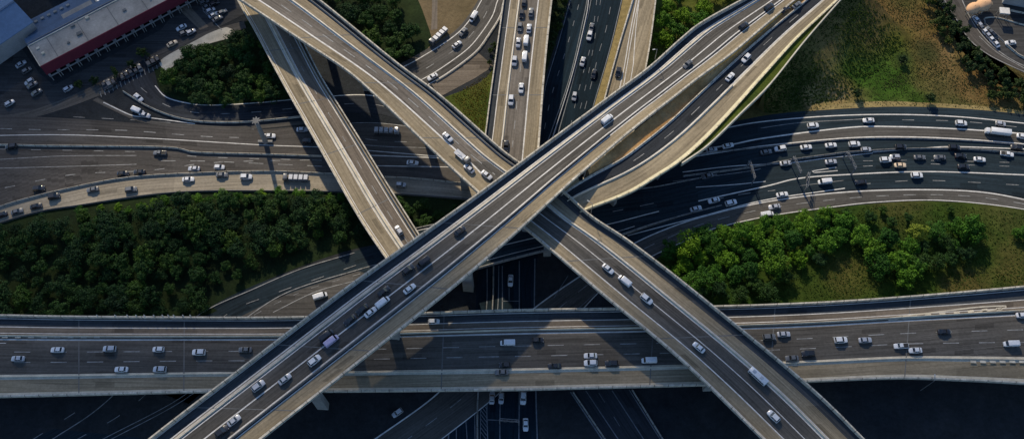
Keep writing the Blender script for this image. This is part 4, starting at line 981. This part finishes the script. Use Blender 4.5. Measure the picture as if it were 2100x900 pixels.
n += wood([(345, 140), (385, 105), (430, 92), (480, 72), (530, 70), (575, 120), (590, 190), (480, 200), (390, 196), (340, 175)], 6.4, DARK, 'tree in the dark clump inside the loop road', 'trees inside the loop road', 3, .7, 1.05)
n += wood([(655, -20), (800, -20), (830, 30), (862, 62), (850, 95), (800, 112), (740, 60)], 6.6, DARK, 'tree in the dark clump beside the brown field', 'trees beside the brown field', 4, .7, 1.1)
n += wood([(1372, -20), (1500, -20), (1460, 20), (1400, 60), (1362, 98), (1360, 40)], 6.2, TREES, 'tree in the clump left of the highest overpass at the top', 'trees at top centre right', 5, .7, 1.0)
n += wood([(1335, 545), (1400, 490), (1470, 462), (1590, 452), (1660, 436), (1735, 440), (1745, 480), (1690, 500), (1640, 530), (1500, 560), (1420, 590), (1370, 580)], 5.9, TREES, 'bright green tree at the edge of the right wood', 'trees of the right wood', 6, .6, 1.1)
n += wood([(1765, 480), (1820, 470), (1870, 490), (1900, 520), (1890, 570), (1830, 560), (1770, 510)], 6.2, TREES, 'tree in the small clump in the middle of the right park', 'trees of the park clump', 7, .7, 1.0)
n += wood([(1910, 470), (2050, 450), (2120, 470), (2120, 500), (2030, 505), (1950, 505)], 7.5, TREES, 'tree in the loose row at the right edge of the park', 'trees at the right edge', 8, .6, .9, drop=.15)
n += wood([(1405, 598), (1500, 580), (1600, 560), (1620, 590), (1500, 606), (1440, 612)], 7.5, DARK, 'dark tree above the low overpass in the right wood', 'dark trees above the low overpass', 12, .6, .8)
wood([(1895, -20), (1925, -20), (1960, 50), (1995, 95), (2040, 140), (2110, 185), (2110, 215), (2050, 190), (1985, 138), (1930, 70)], 3.7, SHR, 'dark shrub in the hedge between field and ring road', 'hedge shrubs by the ring road', 9, .8, 1.25, 2, 'shrub', nm='shrub')
wood([(1122, -20), (1164, -20), (1150, 40), (1128, 110), (1118, 110)], 3.6, SHR, 'shrub in the narrow strip between two north-south roads', 'shrubs between north-south roads', 10, .7, 1.1, 2, 'shrub', nm='shrub')
wood([(1000, 100), (1020, 85), (1016, 140), (1000, 130)], 3.4, SHR, 'small shrub beside the apron of the curving road', 'shrubs beside the curving road', 13, .5, .8, 2, 'shrub', nm='shrub')
wood([(150, 172), (200, 150), (300, 105), (312, 112), (260, 140), (165, 185)], 6, SHR, 'round dark shrub in the car park row', 'shrubs in the car park row', 14, .7, 1.0, 2, 'shrub', nm='shrub')
def at_tree(px, py, s, proto, label, group=None, nm='tree', cat='tree'):
    q = P(px, py, proto[3]*.62*s); return tree(q.x, q.y, s, proto, label, group, cat, 0, nm)
at_tree(1881, 478, .85, SPEC, 'yellow-green round tree standing out in the right park')
at_tree(1992, 472, 1.15, TREES[4], 'broad round green tree right of the yellow-green tree')
for (x, y, l) in [(1851, 122, 'lone dark bush in the middle of the patchy field'), (1760, 192, 'small dark bush near the lower left of the patchy field'), (2032, 196, 'small dark bush at the lower right of the patchy field'), (1909, 200, 'faint dark bush near the motorway edge of the field')]:
    at_tree(x, y, .9, SHR[1], l, None, 'bush', 'bush')
wood([(150, 432), (250, 418), (350, 404), (480, 396), (600, 395), (695, 397), (700, 408), (600, 406), (480, 408), (330, 420), (200, 446)], 4.2, [TREES[2], TREES[4]], 'small bright green tree along the upper rim of the left wood', 'bright rim of the left wood', 31, .35, .55, 3)
wood([(1690, 436), (1800, 425), (1960, 424), (1950, 450), (1860, 455), (1760, 462)], 6.0, [DARK[k] for k in (1, 3)], 'low bushy tree along the upper edge of the right park', 'bushes along the upper park edge', 21, .4, .65, 3, drop=.35)
wood([(1890, 500), (1960, 490), (1990, 520), (1930, 545), (1890, 530)], 6.0, DARK, 'dark tree between the park clump and the right edge row', 'dark park trees', 22, .6, .85)
wood([(1500, 560), (1640, 535), (1700, 520), (1640, 590), (1540, 600)], 8.5, DARK, 'scattered dark tree in the lower part of the right wood', 'scattered dark trees', 23, .55, .85)
wood([(1480, 470), (1560, 452), (1700, 432), (1720, 440), (1600, 470), (1500, 490)], 5, TREES[2:3]+TREES[4:5], 'bright bushy tree against the road beside the right wood', 'bright roadside trees', 24, .5, .7, 4)
# hedge of scrub where the motorway slips under the wide overpass
for i, (x, y) in enumerate([(1232, 452), (1240, 458), (1270, 482), (1279, 487), (1287, 495)]):
    at_tree(x, y, .35, SHR[i % 4], 'tiny pale scrub bush against the wide overpass at its crossing', 'scrub along the wide overpass', 'bush', 'bush')

# ------------------------------------------------------------------ coarse grass
def tufts(polypx, n, seed, mat, size, z=0.02):
    r = random.Random(seed); poly = [tuple(P(x, y, 0)[:2]) for x, y in polypx]; v = []; f = []
    xs = [p[0] for p in poly]; ys = [p[1] for p in poly]; cx = [(r.uniform(min(xs), max(xs)), r.uniform(min(ys), max(ys)), r.uniform(3, 12)) for _ in range(60)]
    k = 0
    while k < n:
        if r.random() < .65: c = r.choice(cx); x, y = r.gauss(c[0], c[2]), r.gauss(c[1], c[2]*.6)
        else: x, y = r.uniform(min(xs), max(xs)), r.uniform(min(ys), max(ys))
        if not inside(x, y, poly): continue
        k += 1; s = size*.5*r.uniform(.5, 1.4)
        for b in range(3):
            a = r.uniform(0, 3.14); dx, dy = math.cos(a)*s*.5, math.sin(a)*s*.5; h = s*r.uniform(.15, .45); lx, ly = r.uniform(-.4, .4)*s, r.uniform(-.4, .4)*s
            i = len(v); v += [(x-dx, y-dy, z), (x+dx, y+dy, z), (x+dx*.6+lx, y+dy*.6+ly, z+h), (x-dx*.6+lx, y-dy*.6+ly, z+h)]; f.append((i, i+1, i+2, i+3))
    me = bpy.data.meshes.new('coarse_grass'); me.from_pydata(v, [], f); o = link('coarse_grass', me, None, [mat]); tag(o, None, None, None, 'stuff')
def bank_tufts(n, mat, size):
    r = random.Random(9); v = []; f = []
    for _ in range(n):
        a, b = r.uniform(0, nn-1.01), r.uniform(.2, 7.99); i, k = int(a), int(b)
        if mnoise.noise(Vector((rows[i][k].x*.06, rows[i][k].y*.06, 0))) < r.uniform(-.5, .35): continue
        p = rows[i][k].lerp(rows[i+1][k], a-i).lerp(rows[i][k+1].lerp(rows[i+1][k+1], a-i), b-k); s = size*.5*r.uniform(.5, 1.4)
        for _b in range(3):
            t = r.uniform(0, 3.14); dx, dy = math.cos(t)*s*.5, math.sin(t)*s*.5; h = s*r.uniform(.3, .6); q_ = len(v)
            v += [(p.x-dx, p.y-dy, p.z), (p.x+dx, p.y+dy, p.z), (p.x+dx*.6+s*.3, p.y+dy*.6, p.z+h), (p.x-dx*.6+s*.3, p.y-dy*.6, p.z+h)]; f.append((q_, q_+1, q_+2, q_+3))
    me = bpy.data.meshes.new('coarse_grass'); me.from_pydata(v, [], f); o = link('coarse_grass', me, None, [mat]); tag(o, None, None, None, 'stuff')
GT = leaf_mat('grass_blades', (.05, .065, .012), (.14, .13, .035)); GT2 = leaf_mat('dark_grass_blades', (.018, .045, .006), (.06, .095, .014))
tufts([(1640, 236), (1700, 200), (1720, 100), (1800, 0), (1890, 0), (1935, 65), (1985, 132), (2060, 190), (2110, 215), (2110, 232), (1970, 220), (1837, 217), (1703, 222)], 9000, 1, GT, .8)
bank_tufts(9000, GT2, 1.1)
tufts([(1690, 436), (1803, 420), (1937, 418), (2110, 440), (2110, 580), (1900, 605), (1600, 618), (1500, 600), (1740, 520)], 8000, 2, GT2, .9)
tufts([(925, 198), (1010, 145), (1000, 190), (992, 280), (950, 230)], 1800, 3, GT, .7)
# ------------------------------------------------------------------ buildings
M['roof_tan'] = conc_mat('stained_tan_roof', (.27, .25, .22), .3, .12)
M['roof_blue'] = conc_mat('slate_blue_roof', (.09, .13, .19), .15, .1)
M['roof_blue2'] = conc_mat('pale_blue_roof', (.13, .19, .28), .1, .08)
M['red'] = conc_mat('dark_red_fascia', (.13, .02, .035), .12, .2)
M['wallm'] = conc_mat('grey_render_wall', (.3, .3, .3), .15)
M['glass'] = GLASS
def bframe(ax, ay, bx, by, z):
    A, B = P(ax, ay, z), P(bx, by, z); u = B-A; L = u.length; u.normalize(); return A, u, Vector((-u.y, u.x, 0)), L, math.atan2(u.y, u.x)
Z = 9.4
A, u, v, L, ang = bframe(83, 136, 358, -8, Z)
wd = (P(50, 100, Z)-A).dot(v)
root = empty('long_hall', (A.x, A.y, 0), ang); tag(root, 'long tan-roofed building with a dark red fascia at top left', 'building')
L += 25
def lb(nm, x0, x1, y0, y1, z0, z1, mat, par=root):
    mb = MB(); mb.box(((x0+x1)/2, (y0+y1)/2, z0), x1-x0, y1-y0, z1-z0); return mb.build(nm, [mat], par)
lb('wall', .3, L-.3, .5, wd-.3, 0, Z-.6, M['wallm'])
rf = lb('roof', 0, L, 0, wd, Z-.55, Z, M['roof_tan'])
lb('fascia', -.15, L, -.35, -.02, 3.2, Z+.1, M['red'])
lb('roof_edge', -.3, -.02, 0, wd, Z-.5, Z+.35, M['light'])
lb('roof_edge', .2, L, wd+.02, wd+.35, Z-.5, Z+.3, M['light'])
rr = random.Random(5)
for i in range(16):
    x, y = rr.uniform(2, L-3), rr.uniform(wd*.25, wd*.9); sz = rr.uniform(.5, 1.6)
    lb('roof_vent', x, x+sz*1.4, y, y+sz, Z+.01, Z+rr.uniform(.3, .8), M['conc_dk'] if i % 2 else M['light'], rf)
for i in range(4): lb('roof_seam', 8+i*14, 8.25+i*14, .3, wd-.3, Z+.005, Z+.12, M['conc_dk'], rf)
for i in range(int(L/4.4)):   # arcade of framed bays below the fascia
    x = 1+i*4.4
    mb = MB()
    mb.box((x, -1.8, 0), .3, .3, 3.1); mb.box((x+3.4, -1.8, 0), .3, .3, 3.1); mb.box((x+1.7, -1.8, 3.1), 3.9, .35, .3); mb.box((x, -.9, 3.1), .3, 1.5, .28); mb.box((x+3.4, -.9, 3.1), .3, 1.5, .28)
    mb.build('arcade_frame', [M['conc']], root)
    lb('window', x+.3, x+3.1, .38, .48, .6, 2.9, M['glass'])
# lower wing behind
r2 = empty('rear_wing', (A.x, A.y, 0), ang); tag(r2, 'slate blue lower roofed wing behind the long tan-roofed building', 'building')
lb('wall', 0, L, wd+.8, wd+6.6, 0, 6.4, M['wallm'], r2); lb('roof', -.3, L+.3, wd+.6, wd+7, 6.4, 6.9, M['roof_blue'], r2)
lb('roof_edge', -.3, L+.3, wd+3.6, wd+3.8, 6.9, 7.15, M['conc'], r2)
r3 = empty('terrace', (A.x, A.y, 0), ang); tag(r3, 'flat terrace roof with pale corner kerb behind the slate wing', 'building')
lb('wall', 2, 34, wd+7.5, wd+17, 0, 4.2, M['wallm'], r3); lb('roof', 1.8, 34.2, wd+7.3, wd+17.2, 4.2, 4.6, M['roof_blue'], r3)
lb('roof_patch', 18, 32, wd+8.4, wd+11.5, 4.605, 4.75, M['roof_tan'], r3); lb('parapet', 33.6, 34.1, wd+7.5, wd+24, 4.6, 5.2, M['light'], r3)
for i in range(7): lb('roof_vent', 4+i*3, 5.4+i*3, wd+14, wd+15, 4.61, 5.2, M['conc'], r3)
r5 = empty('brick_block', (A.x, A.y, 0), ang); tag(r5, 'brown roofed block at the top edge between blue roof and hall', 'building')
lb('wall', 20, 46, wd+26, wd+40, 0, 5, M['wallm'], r5); lb('roof', 19.7, 46.3, wd+25.7, wd+40.3, 5, 5.5, M['tan_dk'], r5); lb('roof_edge', 19.7, 20.2, wd+25.7, wd+40.3, 5.5, 6, M['light'], r5)
# big blue gabled shed at the corner
Zs = 10.0
A4, u4, v4, L4, ang4 = bframe(68, 45, -70, 140, Zs)
r4 = empty('blue_shed', (A4.x, A4.y, 0), ang4+math.pi); tag(r4, 'large shed with a pale blue gabled roof in the corner', 'building')
mb = MB(); mb.box((-L4/2, 12, 0), L4-.6, 23, 9.8); mb.build('wall', [M['wallm']], r4)
for s, nmz in ((0, 'a'), (1, 'b')):
    y0, y1 = (0, 12) if s == 0 else (24, 12.0); mb = MB()
    z0, z1 = Zs, Zs+3.2
    mb.quad((0, y0, z0), (0, y1, z1), (-L4, y1, z1), (-L4, y0, z0)); mb.quad((0, y0, z0-.4), (0, y1, z1-.4), (-L4, y1, z1-.4), (-L4, y0, z0-.4))
    mb.quad((0, y0, z0), (0, y1, z1), (0, y1, z1-.4), (0, y0, z0-.4)); mb.quad((0, y0, z0), (-L4, y0, z0), (-L4, y0, z0-.4), (0, y0, z0-.4))
    mb.build('roof_slope', [M['roof_blue2']], r4)
mb = MB(); mb.box((-L4/2, 12, Zs+3.0), L4, .9, .4); mb.build('ridge_cap', [M['roof_blue']], r4)
mb = MB(); mb.quad((-.25, .3, 9.8), (-.25, 23.7, 9.8), (-.25, 12, 12.8), (-.25, 12, 12.8)); mb.build('gable', [M['wallm']], r4)
# open pavilions, canopy and edge building at top right
M['apricot'] = conc_mat('apricot_roof', (.6, .36, .2), .12, .3)
for (x, y, rx, ry, l) in [(1998, 15, 3.7, 2.6, 'apricot round-roofed pavilion in the top right car park, left one'), (2018, 8, 4.2, 3.0, 'apricot round-roofed pavilion in the top right car park, right one')]:
    q = P(x, y, 4); r = empty('pavilion', (q.x, q.y, 0), .55); tag(r, l, 'pavilion', 'apricot pavilions at top right')
    mb = MB(); n = 20; h = [(1, 0), (.94, .5), (.7, 1.2), (.35, 1.7), (.05, 1.85)]
    for (a, za), (b, zb) in zip(h, h[1:]):
        for i in range(n):
            t0, t1 = 2*math.pi*i/n, 2*math.pi*(i+1)/n
            f = lambda k, t, z: (rx*k*math.cos(t), ry*k*math.sin(t), 3.4+z)
            mb.quad(f(a, t0, za), f(a, t1, za), f(b, t1, zb), f(b, t0, zb))
    mb.build('roof', [M['apricot']], r, True)
    mb = MB()
    for i in range(n):
        t0, t1 = 2*math.pi*i/n, 2*math.pi*(i+1)/n
        mb.quad((rx*1.05*math.cos(t0), ry*1.05*math.sin(t0), 3.3), (rx*1.05*math.cos(t1), ry*1.05*math.sin(t1), 3.3), (rx*1.05*math.cos(t1), ry*1.05*math.sin(t1), 3.6), (rx*1.05*math.cos(t0), ry*1.05*math.sin(t0), 3.6))
    mb.build('roof_rim', [M['light']], r)
    for i in range(6): t = i*1.047; mb = MB(); mb.tube((rx*.85*math.cos(t), ry*.85*math.sin(t), 0), (rx*.85*math.cos(t), ry*.85*math.sin(t), 3.4), .14); mb.build('post', [M['light']], r)
q = P(2061, 22, 5); r = empty('canopy', (q.x, q.y, 0), -.12); tag(r, 'flat white square canopy on posts in the top right corner', 'canopy')
mb = MB(); mb.box((0, 0, 4.4), 4.2, 3.2, .6); mb.build('roof', [M['white']], r)
for sx in (-1, 1):
    for sy in (-1, 1): mb = MB(); mb.box((sx*1.8, sy*1.2, 0), .25, .25, 4.38); mb.build('post', [M['steel']], r)
barrier([(2070, 22), (2100, 28), (2160, 36)], 'pale railing running right from the white canopy', mk='light', z=.03, h=.8, name='railing')
barrier([(2018, 38), (2040, 36), (2075, 45), (2100, 52), (2160, 66)], 'curved kerb line around the top right parking island', mk='light', z=.03, h=.5, name='kerb')
barrier([(2018, 38), (2022, 52), (2040, 68), (2062, 90)], 'kerb on the left of the top right parking island', mk='conc', z=.03, h=.5, name='kerb')
q = P(2095, 0, 8); r = empty('blue_block', (q.x, q.y, 0), -.25); tag(r, 'blue flat-roofed building cut off by the top right corner', 'building')
mb = MB(); mb.box((8, 9, 0), 26, 12, 7.4); mb.build('wall', [M['wallm']], r); mb = MB(); mb.box((8, 9, 7.4), 26.6, 12.6, .5); mb.build('roof', [M['roof_blue']], r)
# ------------------------------------------------------------------ masts, lamps, gantries
def at0(px, py, z=0.0): return P(px, py, z)
q = at0(545, 292); r = empty('lighting_mast', (q.x, q.y, 0)); tag(r, 'tall grey lighting mast with lamp cluster beside the left motorway', 'mast')
mb = MB(); mb.tube((0, 0, 0), (0, 0, 17), 1.1, .75, 14); mb.build('column', [M['conc']], r)
mb = MB(); mb.tube((0, 0, 17.01), (0, 0, 17.6), 1.3, 1.3, 14); mb.build('head_ring', [M['conc_dk']], r)
for i in range(8): t = i*.785; mb = MB(); mb.box((1.5*math.cos(t), 1.5*math.sin(t), 17.1), .6, .4, .4, 0, t); mb.build('floodlight', [PAINT['grey']], r)
mb = MB(); mb.box((0, 0, .0), 6, .9, 1.2); mb.build('base', [M['conc']], r)
def lamp(px, py, z, h, arm, ang, label, group=None):
    q = at0(px, py, z); r = empty('street_lamp', (q.x, q.y, z), ang); tag(r, label, 'street lamp', group)
    mb = MB(); mb.tube((0, 0, 0), (0, 0, h), .14, .09, 8); mb.tube((0, 0, h), (arm, 0, h+.5), .08, .07, 6); mb.build('pole', [M['steel']], r)
    mb = MB(); mb.box((arm+.3, 0, h+.42), 1.0, .4, .16); mb.build('lamp_head', [LAMP], r)
lamp(1888, 800, 0, 13, 1.6, 1.4, 'street lamp rising from dark ground below the low overpass')
lamp(1212, 437, 22.6, 8, 1.5, 2.6, 'street lamp where the curved ramp leaves the wide overpass')
for i, x in enumerate([200, 237, 262, 280, 297, 316, 334, 346, 357, 376, 391]):
    q = P(x, 648, 14); mb = MB(); mb.box((0, 0, 0), .3, .3, 1.1, 0, 0, .8); o = mb.build('marker_post', [M['white']]); o.location = (q.x, q.y+.1, 14)
    tag(o, 'small white marker post on the upper parapet of the low overpass', 'post', 'marker posts on the low overpass parapet')
lamp(1343, 122, 19, 7, 1.2, 3.4, 'street lamp at the bend of the highest overpass by the tree clump')
def gantry(p0, p1, h, label, group='gantries over the right motorway', panel=True):
    a, b = at0(*p0), at0(*p1); d = b-a; Lg = d.length; r = empty('sign_gantry', (a.x, a.y, 0), math.atan2(d.y, d.x)); tag(r, label, 'gantry', group)
    for x in (0, Lg): mb = MB(); mb.box((x, 0, 0), .4, .4, h); mb.build('post', [M['gal']], r)
    mb = MB()
    for y in (-.35, .35):
        for zz in (0, .8): mb.tube((0, y, h+zz), (Lg, y, h+zz), .09, n=5)
    k = int(Lg/1.5)
    for i in range(k): mb.tube((i*Lg/k, -.35, h), ((i+1)*Lg/k, .35, h+.8), .06, n=4)
    mb.build('truss', [M['gal']], r)
    if panel:
        for f in (.3, .62): mb = MB(); mb.box((Lg*f, -.5, h-.6), Lg*.2, .12, 1.9); mb.build('sign_panel', [PAINT['grey']], r)
gantry((1530, 345), (1541, 379), 6, 'sign gantry over the right motorway, left one beside the ramp')
gantry((1620, 336), (1634, 368), 6, 'slim sign gantry over the right motorway, middle one', panel=False)
gantry((1728, 326), (1745, 360), 6, 'sign gantry over the right motorway, right one')
gantry((1652, 366), (1648, 395), 5, 'dark sign gantry over the lowest lanes of the right motorway', panel=True)
gantry((1025, 868), (1064, 871), 6, 'sign gantry over the sunken road at the bottom edge', None)
